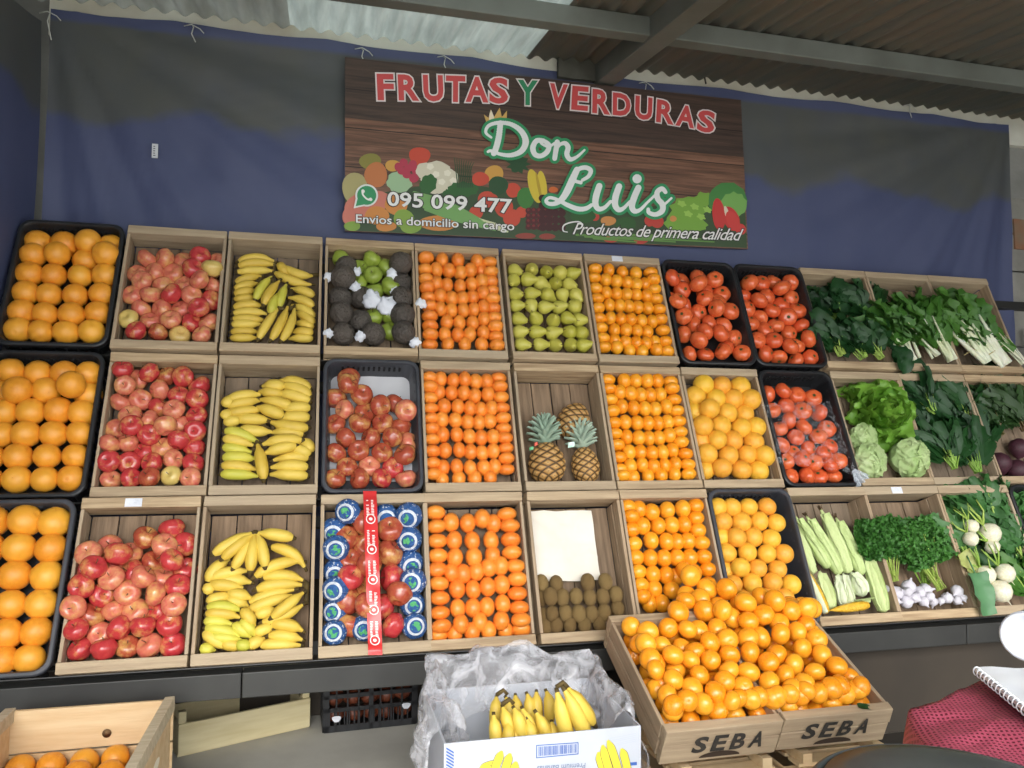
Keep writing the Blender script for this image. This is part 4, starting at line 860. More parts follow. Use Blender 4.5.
for (x, y, z, nm) in ((932, 416, -.05, 'upper left, with pale stalk ends'), (965, 425, -.06, 'upper right'), (952, 470, -.02, 'lower left, with pale stalk ends'), (975, 474, -.03, 'lower right'), (925, 440, -.08, 'pushed back at the left side'), (955, 436, -.07, 'in the middle behind the lower ones'), (985, 452, -.06, 'at the right side of the crate')):
    bunch('spinach_bunch', pw(1, x, y, z), VH + X_ * (-.1 if x > 940 else -.35), 'dark spinach bunch beside the lettuce, ' + nm, 'spinach', 60, .15, .065, leafd, 28, .09, .003, stalkg, 1.1, .7, 'dark spinach bunches on the middle tier', ruf=.06, start=.7)
for (x, y, z, nm) in ((1000, 436, -.05, 'left'), (1022, 432, -.04, 'right'), (990, 410, -.07, 'rear left'), (1012, 408, -.07, 'rear right')):
    bunch('beet_bunch', pw(1, x, y, z), VH + X_ * -.2, 'dark green beetroot tops at the right end of the middle tier, ' + nm + ' bunch', 'greens', 60, .16, .065, mat('beet_leaf', '#2e4d26', '#24401f', '#3d5a2c', scale=12, rough=.5, transl=.2), 12, .10, .004, mat('beet_stalk', '#6d6a34', '#5a3a2c', scale=9, rough=.5), 1.1, .6, 'beetroot tops on the middle tier', ruf=.1, start=.5)
for i, (x, y, r) in enumerate(((1000, 463, 11), (1019, 448, 10), (1018, 470, 11))):
    p = pw(1, x, y, -.04); b = MB(); b.lathe([(.02, -1.35), (.1, -1.15), (.45, -.9), (.9, -.4), (1, .1), (.8, .6), (.4, .85), (.25, .95)], 16, 3, .03)
    o = b.build('beetroot', beet_m, loc=p); o.scale = [r / pxm(p)] * 3; o.rotation_euler = orient(VH + X_ * U(-.3, .3) + NH * .3, 1); tag(o, f'dark purple beetroot on the middle tier, {ORD[i]} from the top left', 'beetroot', 'beetroots')
# ------------------------------------------------------------------ parsley, garlic, turnips, corn
def sprig(name, base, up, label, n, R0, Ht, m, seed):
    random.seed(seed); t = empty(name, base, label=label, cat='parsley', group='parsley bunches on the bottom tier'); up = Vector(up).normalized(); sd = up.cross(NH).normalized()
    b = MB(); c = MB()
    for k in range(26):
        d = (up + sd * U(-.35, .35) + NH * U(-.05, .3)).normalized(); p = sd * U(-.02, .02) + NH * U(0, .015); c.tube([p, p + d * Ht * .5, p + d * Ht * .85], [.0022, .0018, .001], 4)
    for k in range(n):
        h = U(.38, 1); a = U(-1, 1); p = up * Ht * h + sd * a * R0 * (.45 + .55 * math.sin(PI * min(1, h * .8))) + NH * (U(0, .045) + .02)
        for j in range(5):
            d = Vector((U(-1, 1), U(-1, .2), U(-.6, 1))); b.leaf(p, d, NH + Vector((U(-1, 1), U(-1, 1), U(-1, 1))) * .8, U(.012, .022), U(.010, .018), .4, .2, 2, 3, .1)
    c.build('stalks', stalkg, t); b.build('leaves', m, t); random.seed(seed + 5)
sprig('parsley_bunch', pw(2, 893, 582, -.045), VH + X_ * -.12, 'bushy curly parsley bunch with stalks down, left of the two', 520, .115, .24, parsl, 11)
sprig('parsley_bunch', pw(2, 925, 585, -.06), VH + X_ * -.1, 'bushy curly parsley bunch between and behind the two others', 520, .115, .25, parsl, 14)
sprig('parsley_bunch', pw(2, 940, 590, -.03), VH + X_ * -.28, 'bushy curly parsley bunch right of the other, beside the turnips', 520, .105, .26, parsl, 12)
def bulb(b): b.lathe([(.25, -.85), (.45, -.88), (.85, -.6), (1, -.15), (.9, .3), (.55, .65), (.25, .85), (.15, 1.05), (.12, 1.25), (.13, 1.3)], 24, 8, .05)
GB = proto('garlic_bulb', bulb, garl_m)
gpts = [(240, 570, 42), (340, 598, 40), (290, 608, 36), (165, 603, 38), (118, 588, 30), (225, 655, 38), (150, 657, 33), (310, 655, 32), (370, 655, 30), (215, 610, 30), (515, 600, 36), (455, 635, 34), (520, 650, 28), (420, 657, 22), (545, 640, 22), (265, 640, 30), (345, 630, 28)]
C = []; RR = []
for x, y, r in gpts: p = pw(2, 870 + x / 5.909, 490 + y / 5.909, -.03); C.append(p); RR.append(r / 5.909 / pxm(p))
C = relax(C, RR, NH, wt=.2, k=.85)
for i, (p, r) in enumerate(zip(C, RR)):
    o = bpy.data.objects.new('garlic_bulb', GB); col.objects.link(o); o.location = p; o.scale = [r] * 3; o.rotation_euler = orient((U(-.7, .7), U(-1, 0), U(-.8, .6)), U(0, 6))
    lft = gpts[i][0] < 400; k = sorted([q for q in gpts if (q[0] < 400) == lft]).index(gpts[i]); tag(o, f"white garlic bulb, {'left pile' if lft else 'right group'} under the parsley, {ORD[k]} from left", 'garlic', 'garlic bulbs under the parsley')
tips = [(989.8, 533, 10.4, 'large one at the top'), (970.5, 538.7, 7.4, 'half hidden at the left, upper bunch'), (971.5, 526, 7, 'yellowish, behind the topmost large one'), (992, 546.7, 7.2, 'yellowish, under the topmost large one'), (985.4, 574.6, 9.6, 'left one of the lower three'), (1004.5, 573, 9.8, 'right one of the lower three'), (1000, 591, 11.2, 'lowest and largest of all')]
def tlat(b): b.lathe([(.02, -1.5), (.04, -1.2), (.12, -1.0), (.5, -.85), (.85, -.5), (1, 0), (.88, .45), (.5, .78), (.2, .9), (.1, .95)], 22)
TP = proto('turnip', tlat, turn_m)
for x, y, r, nm in tips:
    p = pw(2, x, y, .015); o = bpy.data.objects.new('turnip', TP); col.objects.link(o); o.location = p; o.scale = [r / pxm(p) * 1.02] * 3; up = VH * .8 + X_ * U(-.8, -.2) + NH * .1; o.rotation_euler = orient(up, 1)
    tag(o, 'white turnip at the bottom right, ' + nm, 'turnip', 'turnips on the bottom tier')
    b = MB()
    for k in range(4): d = Vector((U(-.5, .5), U(-.5, .5), 1)); b.tube([(0, 0, .9), d * 1.5 + Vector((0, 0, .4)), d * 2.4 + Vector((U(-.4, .4), 0, .6))], [.12, .09, .05], 5)
    b.build('stalks', stalkg, o)
for (x, y, z, up, nm) in ((963, 560, -.05, -.15, 'behind the left turnips'), (990, 520, -.05, -.1, 'above the topmost turnip'), (1018, 560, -.05, -.1, 'right of the turnips'), (1030, 600, -.04, -.3, 'at the lower right corner'), (1000, 555, -.05, .1, 'between upper and lower turnips'), (1012, 528, -.06, -.1, 'above right, near the crate edge'), (975, 535, -.07, .05, 'high at the left side of the crate'), (1005, 590, -.07, .0, 'behind the lowest turnip')):
    bunch('turnip_greens', pw(2, x, y, z), VH + X_ * up, 'green turnip tops on the bottom tier, ' + nm, 'greens', 44, .13, .065, leafm if z == -.04 else mat('turnip_leaf', '#3d6e34', '#2d5a28', '#4a7a40', scale=12, rough=.5, transl=.2), 9, .11, .004, stalkg, 1.2, .6, 'turnip tops', ruf=.14, start=.5)
b = MB(); b.leaf((0, 0, 0), VH * -1 + X_ * .05 + NH * .12, NH, .16, .085, .35, .07, 6, 10, .5); b.tube([(0, 0, 0), VH * .07 + NH * -.01], .003, 5)
tag(b.build('loose_leaf', mat('bluish_leaf', '#5f8f62', '#517f56', scale=10, rough=.5, transl=.2), loc=pw(2, 975, 573, .035)), 'large bluish green turnip leaf hanging down over the front board', 'leaf')
b = MB(); b.leaf((0, 0, 0), VH * -.6 + X_ * .3, NH + X_ * -.3, .09, .07, .3, .1, 6, 8, .3)
tag(b.build('loose_leaf', mat('yellowish_leaf', '#b5b86e', '#9fae62', scale=10, rough=.5, transl=.2), loc=pw(2, 962, 552, .02)), 'yellowish turnip leaf left of the lower turnips', 'leaf')
corn = [(75, 122, 272, 425, 34, 0, 'green cob, second from the left at the top'), (62, 195, 180, 462, 32, 0, 'green cob leaning on the left crate side'), (150, 125, 345, 465, 36, 0, 'pale brownish cob, third from left at the top'), (240, 85, 405, 455, 38, 0, 'yellowish green cob, highest of all'), (335, 135, 490, 468, 36, 0, 'green cob, rightmost at the top'),
        (518, 350, 630, 705, 42, 0, 'long green cob at the lower right side'), (135, 445, 265, 715, 32, 1, 'cob with open husk and yellow kernels at the lower left'), (225, 470, 290, 685, 40, 0, 'pale cob near the lower left'), (340, 485, 385, 670, 42, 2, 'whitish cob in the lower middle'), (425, 470, 500, 600, 46, 2, 'whitish cob near the lower right'), (375, 480, 425, 650, 26, 2, 'thin pale cob in the lower middle'), (300, 705, 530, 672, 30, 3, 'bare yellow cob lying across at the bottom')]
huskw = mat('pale_husk', '#d9dfc4', '#c6d0a4', scale=6, stretch=(16, 16, 1), rough=.6, bump=.3, bscale=10)
for i, (x1, y1, x2, y2, r, kind, nm) in enumerate(corn):
    z = (-.06, -.07, -.055, -.05, -.05, -.035, -.03, -.045, -.05, -.055, -.03, -.015)[i]; a = pw(2, 785 + x1 / 6.4, 500 + y1 / 6.4, z); c = pw(2, 785 + x2 / 6.4, 500 + y2 / 6.4, z + .005); rr = r * 1.12 / 6.4 / pxm(a); L_c = (c - a).length
    t = empty('corn_cob', c, label='corn in husk, ' + nm, cat='corn', group='corn cobs'); mt_ = (a - c).to_track_quat('Z', 'Y').to_matrix().to_4x4()
    b = MB()
    pr = [(rr * .25, -rr * .3), (rr * .7, 0), (rr * .98, L_c * .15), (rr, L_c * .35), (rr * .93, L_c * .6), (rr * .62, L_c * .84), (rr * .3, L_c), (rr * .12, L_c * 1.08)]
    if kind in (1, 3):
        kb = MB(); kb.lathe([(p_ * .86, z_ * .97) for p_, z_ in pr], 22, 11, .03, mt_); kb.build('kernels', kern_m, t)
        if kind == 1:
            vs = []
            for s_ in (-1, 1):
                b.grid(lambda u, v: mt_ @ Vector((rr * 1.04 * math.cos(s_ * (.9 + u * 1.6) - 1.6) * math.sin(PI * (.12 + .8 * v)) ** .5, rr * 1.04 * math.sin(s_ * (.9 + u * 1.6) - 1.6) * math.sin(PI * (.12 + .8 * v)) ** .5, L_c * (v * 1.0 - .02))), 6, 10)
        else: b.grid(lambda u, v: mt_ @ Vector((rr * 1.2 * math.cos(1.2 + u * 1.9), rr * 1.3 * math.sin(1.2 + u * 1.9), L_c * (-.2 + v * .55))), 6, 6)
        b.build('husk', huskw if kind == 1 else husk_m, t)
    else:
        b.lathe(pr, 20, 6, .035, mt_)
        for k in range(3):   # loose overlapping outer husk leaves
            b.leaf(mt_ @ Vector((rr * .5 * math.cos(k * 2.1), rr * .5 * math.sin(k * 2.1), 0)), (a - c) + NH * .01, mt_.to_3x3() @ Vector((math.cos(k * 2.1), math.sin(k * 2.1), 0)), L_c * .98, rr * 2.1, .08, .03, 4, 8, .25, -.3)
        b.build('husk', huskw if kind == 2 else husk_m, t)
        sb = MB()
        for k in range(10): d = Vector((U(-.35, .35), U(-.35, .35), 1)); sb.tube([mt_ @ Vector((0, 0, L_c * 1.02)), mt_ @ (Vector((0, 0, L_c * 1.02)) + d * rr * .6), mt_ @ (Vector((0, 0, L_c * 1.02)) + d * rr * 1.1 + Vector((U(-.004, .004), U(-.004, .004), 0)))], [.0025, .0018, .001], 4)
        if kind == 0: sb.build('silk', silk_m, t)
random.seed(3)
bunch('leafy_greens', pw(2, 1052, 600, -.04), VH + X_ * -.2, 'green leaves spilling at the right end of the bottom tier', 'greens', 30, .13, .07, leafm, 10, .1, .004, stalkg, .8, .6)
# ------------------------------------------------------------------ the shop banner
SY = 3.205
def sp(x, y, d=0): return atY(x, y, SY - d)
bq = [(345, 57), (741, 100), (748, 249), (345, 231)]
sg = empty('shop_banner', sp(345, 231), label='large printed shop banner with red, green and white lettering hung on the blue tarpaulin', cat='banner')
def signmesh(name, m, verts, faces, parent=sg, thick=0):
    o0 = parent.location if parent is sg else parent.location + sg.location
    me = bpy.data.meshes.new(name); me.from_pydata([tuple(Vector(v) - (sg.location if parent is sg else sg.location)) for v in verts], [], faces); me.materials.append(m)
    o = bpy.data.objects.new(name, me); col.objects.link(o); o.parent = parent; return o
Q = [sp(*p) for p in bq]; Qb = [q + Vector((0, .012, 0)) for q in Q]
bm_ = bpy.data.materials.new('printed_plank_banner'); bm_.use_nodes = True
nt = bm_.node_tree; N = nt.nodes; L = nt.links; bs = N['Principled BSDF']
tc = N.new('ShaderNodeTexCoord'); mp = N.new('ShaderNodeMapping'); mp.inputs['Scale'].default_value = (1.2, 1, 26); mp.inputs['Rotation'].default_value = (0, .0, 0); L.new(tc.outputs['Object'], mp.inputs[0])
no = N.new('ShaderNodeTexNoise'); no.inputs['Scale'].default_value = 2.2; no.inputs['Detail'].default_value = 9; no.inputs['Roughness'].default_value = .65; no.inputs['Distortion'].default_value = .6; L.new(mp.outputs[0], no.inputs[0])
rp = N.new('ShaderNodeValToRGB'); e = rp.color_ramp.elements; e[0].position = .3; e[0].color = lin('#3b2a22'); e[1].position = .7; e[1].color = lin('#8a6450'); q = rp.color_ramp.elements.new(.5); q.color = lin('#684a3a'); L.new(no.outputs['Fac'], rp.inputs[0])
sx = N.new('ShaderNodeSeparateXYZ'); L.new(tc.outputs['Object'], sx.inputs[0])
def M_(op, a, b_=None, c_=None):
    n = N.new('ShaderNodeMath'); n.operation = op
    for i, v in enumerate((a, b_, c_)):
        if v is None: continue
        if isinstance(v, (int, float)): n.inputs[i].default_value = v
        else: L.new(v, n.inputs[i])
    return n.outputs[0]
vv = M_('ADD', M_('MULTIPLY', sx.outputs[2], 6.1), .35)            # plank index up the banner
fr_ = M_('FRACT', vv); gap = M_('LESS_THAN', M_('ABSOLUTE', M_('SUBTRACT', fr_, .5)), .487)
top = M_('GREATER_THAN', sx.outputs[2], .475)                          # the two upper planks are printed darker
def mixc(f, a, c):
    n = N.new('ShaderNodeMix'); n.data_type = 'RGBA'; n.blend_type = 'MIX'; L.new(f, n.inputs[0])
    for i, v in ((6, a), (7, c)):
        if isinstance(v, str): n.inputs[i].default_value = lin(v)
        else: L.new(v, n.inputs[i])
    return n.outputs[2]
rp2 = N.new('ShaderNodeValToRGB'); e = rp2.color_ramp.elements; e[0].position = .3; e[0].color = lin('#2b2320'); e[1].position = .75; e[1].color = lin('#5a463c'); L.new(no.outputs['Fac'], rp2.inputs[0])
L.new(mixc(gap, '#241a16', mixc(top, rp.outputs[0], rp2.outputs[0])), bs.inputs['Base Color']); bs.inputs['Roughness'].default_value = .45
signmesh('panel', bm_, Q + Qb, [(0, 3, 2, 1), (4, 5, 6, 7), (0, 1, 5, 4), (1, 2, 6, 5), (2, 3, 7, 6), (3, 0, 4, 7)])
def ink(name, c, r=.5): return mat('ink_' + name, c, rough=r)
def px2(o, s_, x, y): return (o[0] + x / s_, o[1] + y / s_)
class Flat:
    inc = 1.2e-5
    def __init__(s, d): s.v = []; s.f = []; s.d = d
    def poly(s, pts):
        n = len(s.v); s.v += [sp(x, y, s.d + len(s.f) * s.inc) for x, y in pts]; s.f.append(tuple(range(n, n + len(pts))))
    def ell(s, cx, cy_, rx, ry, rot=0, n=20, wob=0, k=5):
        ph = U(0, 6); s.poly([(cx + rx * math.cos(a) * (1 + wob * math.sin(k * a + ph)) * math.cos(rot) - ry * math.sin(a) * (1 + wob * math.sin(k * a + ph)) * math.sin(rot), cy_ + rx * math.cos(a) * (1 + wob * math.sin(k * a + ph)) * math.sin(rot) + ry * math.sin(a) * (1 + wob * math.sin(k * a + ph)) * math.cos(rot)) for a in [2 * PI * i / n for i in range(n)]])
    def stroke(s, pts, ws, closed=False, sub=6):
        P_ = [Vector(p) for p in pts]; n = len(P_); S = []; W = []
        for i in range(n - 1):
            a = P_[max(i - 1, 0)]; b_ = P_[i]; c_ = P_[i + 1]; d_ = P_[min(i + 2, n - 1)]
            for k in range(sub):
                t = k / sub; S.append(.5 * ((2 * b_) + (c_ - a) * t + (2 * a - 5 * b_ + 4 * c_ - d_) * t * t + (3 * b_ - a - 3 * c_ + d_) * t ** 3)); W.append(ws[i] * (1 - t) + ws[i + 1] * t)
        S.append(P_[-1]); W.append(ws[-1])
        for i in range(len(S) - 1):
            t = (S[i + 1] - S[i]); 
            if t.length < 1e-6: continue
            t.normalize(); nn = Vector((-t.y, t.x)); s.poly([tuple(S[i] + nn * W[i] / 2), tuple(S[i + 1] + nn * W[i + 1] / 2), tuple(S[i + 1] - nn * W[i + 1] / 2), tuple(S[i] - nn * W[i] / 2)])
        for p, w_ in zip(S, W): s.ell(p.x, p.y, w_ / 2, w_ / 2, n=10)
    def build(s, name, m, parent=sg): return signmesh(name, m, s.v, s.f, parent)
def textmesh(txt, offset=0, shear=0, space=1):
    cu = bpy.data.curves.new('t', 'FONT'); cu.body = txt; cu.offset = offset; cu.shear = shear; cu.space_character = space; cu.resolution_u = 3
    o = bpy.data.objects.new('t', cu); col.objects.link(o); bpy.context.view_layer.update()
    me = bpy.data.meshes.new_from_object(o); vs = [v.co.copy() for v in me.vertices]; fs = [tuple(p.vertices) for p in me.polygons]
    bpy.data.objects.remove(o); bpy.data.curves.remove(cu); bpy.data.meshes.remove(me); return vs, fs
def fit(txt, BL, BR, TL, offset=0, shear=0, ref=0, space=1):
    """glyph outline stretched into a parallelogram; a heavier outline keeps the frame of the plain one"""
    a, _ = textmesh(txt, ref, shear, space); vs, fs = textmesh(txt, offset, shear, space)
    x0, x1 = min(v.x for v in a), max(v.x for v in a); y0, y1 = min(v.y for v in a), max(v.y for v in a)
    BL, BR, TL = Vector(BL), Vector(BR), Vector(TL)
    return [tuple(BL + (BR - BL) * ((v.x - x0) / (x1 - x0)) + (TL - BL) * ((v.y - y0) / (y1 - y0))) for v in vs], fs
def sign_text(name, m, items, d):
    V = []; F = []
    for pts, fs in items:
        n = len(V); V += [sp(x, y, d) for x, y in pts]; F += [tuple(i + n for i in f) for f in fs]
    return signmesh(name, m, V, F)
# printed produce along the lower edge
c4 = (340, 140, 4.876); c5 = (540, 150, 4.655)
blobs = {}
dd = [.0004]
def bl(cname, hexc, o, lst):
    f = Flat(dd[0]); dd[0] += .00003 + 1.2e-5 * len(lst)
    for x, y, rx, ry, *r in lst:
        cx, cy2 = px2(o[:2], o[2], x, y)
        # keep the print on the banner
        f.ell(min(cx, 747 - rx / o[2]), min(cy2, 231 + (cx - 345) * .0447 - ry / o[2] - .3), rx / o[2], ry / o[2], r[0] if r else 0, wob=r[1] if len(r) > 1 else .03, k=r[2] if len(r) > 2 else 3)
    f.build('printed_' + cname, ink(cname, hexc))
f = Flat(.0003); f.poly([(345.5, 190), (380, 193), (420, 186), (470, 184), (520, 193), (560, 201), (600, 207), (640, 208), (700, 200), (744, 190), (747, 248), (700, 246), (600, 242), (345.5, 230.5)]); f.build('printed_foliage', ink('foliage', '#33482c'))
bl('melon', '#a39a68', c4, [(72, 235, 62, 78)]); bl('mango_green', '#7f7a38', c4, [(148, 105, 54, 40)]); bl('mango', '#b56e40', c4, [(175, 170, 56, 62)])
bl('yellow_fruit', '#c19244', c4, [(258, 125, 38, 28), (752, 165, 46, 42)]); bl('cabbage', '#94b28c', c4, [(290, 205, 62, 55, 0, .08, 7)])
bl('pepper', '#bb4632', c4, [(388, 78, 52, 44, 0, .06, 3), (685, 190, 42, 34), (845, 245, 36, 36), (665, 352, 34, 32), (800, 330, 45, 48), (838, 380, 42, 42), (885, 352, 28, 28), (720, 290, 50, 40)])
bl('grape_red', '#a8354a', c4, [(285, 130, 20, 20), (310, 110, 20, 20), (332, 138, 20, 20), (355, 118, 20, 20), (370, 148, 20, 20), (325, 168, 20, 20), (360, 186, 24, 22), (300, 150, 20, 20)])
bl('cauliflower', '#c9c3ae', c4, [(470, 172, 78, 70, 0, .06, 9), (410, 150, 40, 40, 0, .06, 6), (530, 190, 48, 50, 0, .06, 6), (470, 225, 50, 40)])
bl('cauliflower_light', '#dcd7c6', c4, [(440 + 28 * i, 130 + (i * 37) % 80, 17, 15, 0, .1, 5) for i in range(5)])
f = Flat(.0022)
for i in range(9):
    x = 565 + i * 9; f.stroke([px2(c4[:2], c4[2], x + 10, 230), px2(c4[:2], c4[2], x, 150), px2(c4[:2], c4[2], x - 8 + i * 3, 85 + i * 3)], [1.2, 1, .5], sub=3)
f.build('printed_chives', ink('chives', '#2c4a2e'))
bl('parsley', '#2a5a2a', c4, [(600, 240, 75, 36, 0, .12, 9), (430, 215, 40, 50, .5, .1, 7), (540, 260, 40, 20)]); bl('dark_pepper', '#24482a', c4, [(772, 222, 48, 46), (870, 118, 52, 42, 0, .3, 9), (870, 70, 30, 35, 0, .35, 7)])
bl('green_pepper', '#3b7434', c4, [(905, 282, 42, 52)]); bl('banana', '#c9b23c', c4, [(950, 225, 30, 85, -.25, 0), (985, 230, 24, 80, -.1, 0)]); bl('banana_shade', '#a98f2e', c4, [(970, 230, 7, 75, -.2, 0)])
bl('carrot', '#c0602c', c5, [(62, 185, 22, 14)]); bl('watermelon', '#c27262', c4, [(130, 315, 115, 66, -.3), (60, 370, 50, 50)]); bl('papaya', '#c4803c', c4, [(180, 368, 60, 45), (275, 315, 56, 52), (480, 405, 95, 38), (225, 420, 50, 26)])
bl('green_apple', '#7c9a3e', c4, [(310, 382, 50, 44), (345, 425, 52, 30), (60, 420, 40, 24)])
f = Flat(.0034)
for i in range(8):
    f.stroke([px2(c4[:2], c4[2], 360 + i * 8, 255 + i * 12), px2(c4[:2], c4[2], 520 + i * 6, 300 + i * 13), px2(c4[:2], c4[2], 700 + i * 8, min(395 + i * 7, 440))], [2.4, 2.6, 1.6], sub=4)
f.build('printed_leek', ink('leek', '#6d9a58'))
f = Flat(.0036)
for i in range(5): f.stroke([px2(c4[:2], c4[2], 560 + i * 18, 350 + i * 14), px2(c4[:2], c4[2], 760 + i * 14, min(410 + i * 9, 450))], [1.2, 2.2], sub=3)
f.build('printed_leek_white', ink('leekw', '#c6c9a0'))
bl('berries_dark', '#4a1a1c', c4, [(920 + (i % 5) * 26, 345 + (i // 5) * 26, 16, 16) for i in range(20)]); bl('berries', '#6e2626', c4, [(918 + (i % 5) * 26, 340 + (i // 5) * 26, 7, 7) for i in range(20)])
bl('berries_more', '#3c1618', c5, [(12 + (i % 4) * 30, 225 + (i // 4) * 34, 18, 18) for i in range(20)])
bl('dried', '#8a3a30', c4, [(905, 478, 50, 14), (1010, 470, 40, 14)]); bl('salad', '#6f9a3a', c5, [(690, 280, 85, 62, 0, .12, 9), (640, 340, 60, 45, 0, .12, 7), (760, 230, 40, 34, 0, .15, 6), (720, 350, 60, 30, 0, .1, 8)])
bl('salad_light', '#8fb552', c5, [(660 + 30 * i, 250 + (i * 47) % 80, 20, 13, .4, .2, 5) for i in range(5)]); bl('small_tomatoes', '#b03a30', c5, [(545, 335, 32, 28), (255, 310, 22, 20), (510, 330, 24, 26), (330, 428, 34, 16), (470, 425, 34, 18)])
bl('nut', '#c08448', c5, [(318, 330, 36, 22), (620, 320, 16, 14)]); bl('courgette', '#2c5428', c5, [(400, 345, 48, 34), (200, 310, 60, 30)])
f = Flat(.0062)
for i in range(9): f.stroke([px2(c5[:2], c5[2], 170 + i * 40, 395 + (i % 3) * 8), px2(c5[:2], c5[2], 330 + i * 60, 400 + (i % 3) * 14)], [2.2, 1.2], sub=2)
f.build('printed_stems', ink('stems', '#5d8540'))
bl('cabbage_green', '#3f7a3c', c5, [(945, 235, 90, 85, 0, .03, 9)]); bl('cabbage_light', '#6fa052', c5, [(955, 255, 62, 58, 0, .08, 9)]); bl('chili', '#b83432', c5, [(832, 300, 30, 75, -.1, .02), (890, 320, 36, 60, -.4, .02)]); bl('chili_pith', '#d0c4b0', c5, [(872, 300, 10, 42, -.3, .02)])
bl('chili_front', '#c03c38', c5, [(898, 330, 28, 50, -.45, .02), (935, 370, 24, 26)])
# lettering
T1c, T2c = (330, 50, 4.655), (530, 70, 4.452)
lets = [('F', 217, 305, 105, 240, T1c, .02), ('R', 315, 422, 108, 242, T1c, .03), ('U', 432, 535, 110, 246, T1c, .03), ('T', 534, 634, 113, 249, T1c, .04), ('A', 626, 742, 118, 250, T1c, .04), ('S', 736, 834, 121, 257, T1c, .06), ('Y', 868, 972, 133, 264, T1c, .05),
        ('V', 78, 168, 53, 181, T2c, .10), ('E', 178, 262, 64, 188, T2c, .10), ('R', 272, 362, 78, 205, T2c, .13), ('D', 363, 452, 94, 214, T2c, .13), ('U', 462, 548, 108, 232, T2c, .16), ('R', 556, 645, 124, 250, T2c, .2), ('A', 642, 735, 146, 266, T2c, .2), ('S', 735, 822, 168, 290, T2c, .22)]
for nm, off, m_, d in (('white_outline', .075, ink('white', '#d8cfce'), .0068), ('red_letter', .035, None, .0075)):
    for ch, x0, x1, y0, y1, c_, sl in lets:
        w_ = x1 - x0; h = (y1 - y0) - w_ * sl * .8; ins = 5; BLp = (x0 + ins, y1 - w_ * sl - ins); BRp = (x1 - ins, y1 - ins - w_ * sl * .0); 
        BLp = (x0 + ins, y1 - w_ * sl * .8 - ins); TLp = (x0 + ins + h * sl * .5 * (1 if c_ is T2c else .3) - (6 if ch in 'FRUD' else 0), BLp[1] - h + 2 * ins)
        mm_ = m_ or (ink('green_letter', '#2f8058') if ch == 'Y' else ink('red_letter', '#c24a4a'))
        o = sign_text(nm if m_ else ('green_letter' if ch == 'Y' else 'red_letter'), mm_, [fit(ch, px2(c_[:2], c_[2], *BLp), px2(c_[:2], c_[2], *BRp), px2(c_[:2], c_[2], *TLp), off, ref=.035)], d)
cd = (330, 40, 2.381)
S_ = lambda lst, c_: [px2(c_[:2], c_[2], x, y) for x, y in lst]
script = [
    (S_([(406, 198), (402, 230), (396, 255), (390, 270)], cd), [5, 5.5, 5.5, 5]),
    (S_([(384, 232), (371, 220), (378, 204), (402, 197), (432, 201), (456, 218), (466, 242), (456, 264), (432, 274), (406, 272), (384, 264), (376, 266)], cd), [1.8, 2.4, 3, 3.4, 4, 5, 6, 5, 4, 3, 2.6, 2]),
    (S_([(508, 240), (492, 240), (483, 256), (488, 272), (502, 276), (517, 266), (521, 250), (508, 240), (503, 246), (520, 254), (534, 246)], cd), [4, 4.5, 5, 4.6, 4.2, 4.6, 4.4, 3, 2, 2, 2]),
    (S_([(541, 243), (538, 262), (535, 282)], cd), [4.6, 4.6, 4.2]), (S_([(538, 262), (548, 249), (560, 246), (567, 256), (564, 272), (572, 284), (588, 278), (606, 262)], cd), [2, 2.6, 4, 4.6, 4.6, 4, 2.6, 1.6]),
    (S_([(190, 152), (158, 140), (158, 112), (182, 88), (214, 82), (236, 96), (226, 122), (198, 140)], c5), [3, 3, 3.2, 3.8, 4, 4, 3.4, 2.6]),
    (S_([(172, 92), (150, 140), (128, 188), (104, 226), (74, 248), (42, 250), (28, 236), (46, 222), (82, 232), (128, 256), (176, 274), (214, 272), (240, 256)], c5), [5.5, 6.6, 6.6, 5.6, 4, 3.4, 2.8, 2.6, 3, 4, 4.4, 4, 3]),
    (S_([(276, 168), (262, 212), (258, 250), (272, 274), (300, 268), (328, 240)], c5), [5.6, 6, 5.6, 4.6, 3.4, 2.6]), (S_([(368, 170), (352, 218), (350, 256), (366, 278), (390, 270), (418, 240)], c5), [5.6, 6, 5.6, 4.6, 3.2, 2.2]),
    (S_([(458, 176), (438, 222), (428, 262), (440, 284), (466, 278), (500, 244), (540, 206), (566, 178)], c5), [5.6, 6, 5.6, 4.6, 3, 2.2, 2.2, 2.6]),
    (S_([(584, 196), (568, 180), (546, 196), (548, 226), (570, 254), (568, 284), (538, 300), (508, 292), (504, 276)], c5), [3.4, 4, 4.6, 5, 5.4, 5, 4, 3.6, 3]), (S_([(566, 266), (590, 244), (612, 224)], c5), [2, 2, 1.6])]
def spline(pts, ws, sub=6):
    P_ = [Vector(p) for p in pts]; n = len(P_); S = []
    for i in range(n - 1):
        a = P_[max(i - 1, 0)]; b_ = P_[i]; c_ = P_[i + 1]; d_ = P_[min(i + 2, n - 1)]
        for k in range(sub):
            t = k / sub; q = .5 * ((2 * b_) + (c_ - a) * t + (2 * a - 5 * b_ + 4 * c_ - d_) * t * t + (3 * b_ - a - 3 * c_ + d_) * t ** 3); S.append((q.x, q.y, ws[i] * (1 - t) + ws[i + 1] * t))
    S.append((P_[-1].x, P_[-1].y, ws[-1])); return S
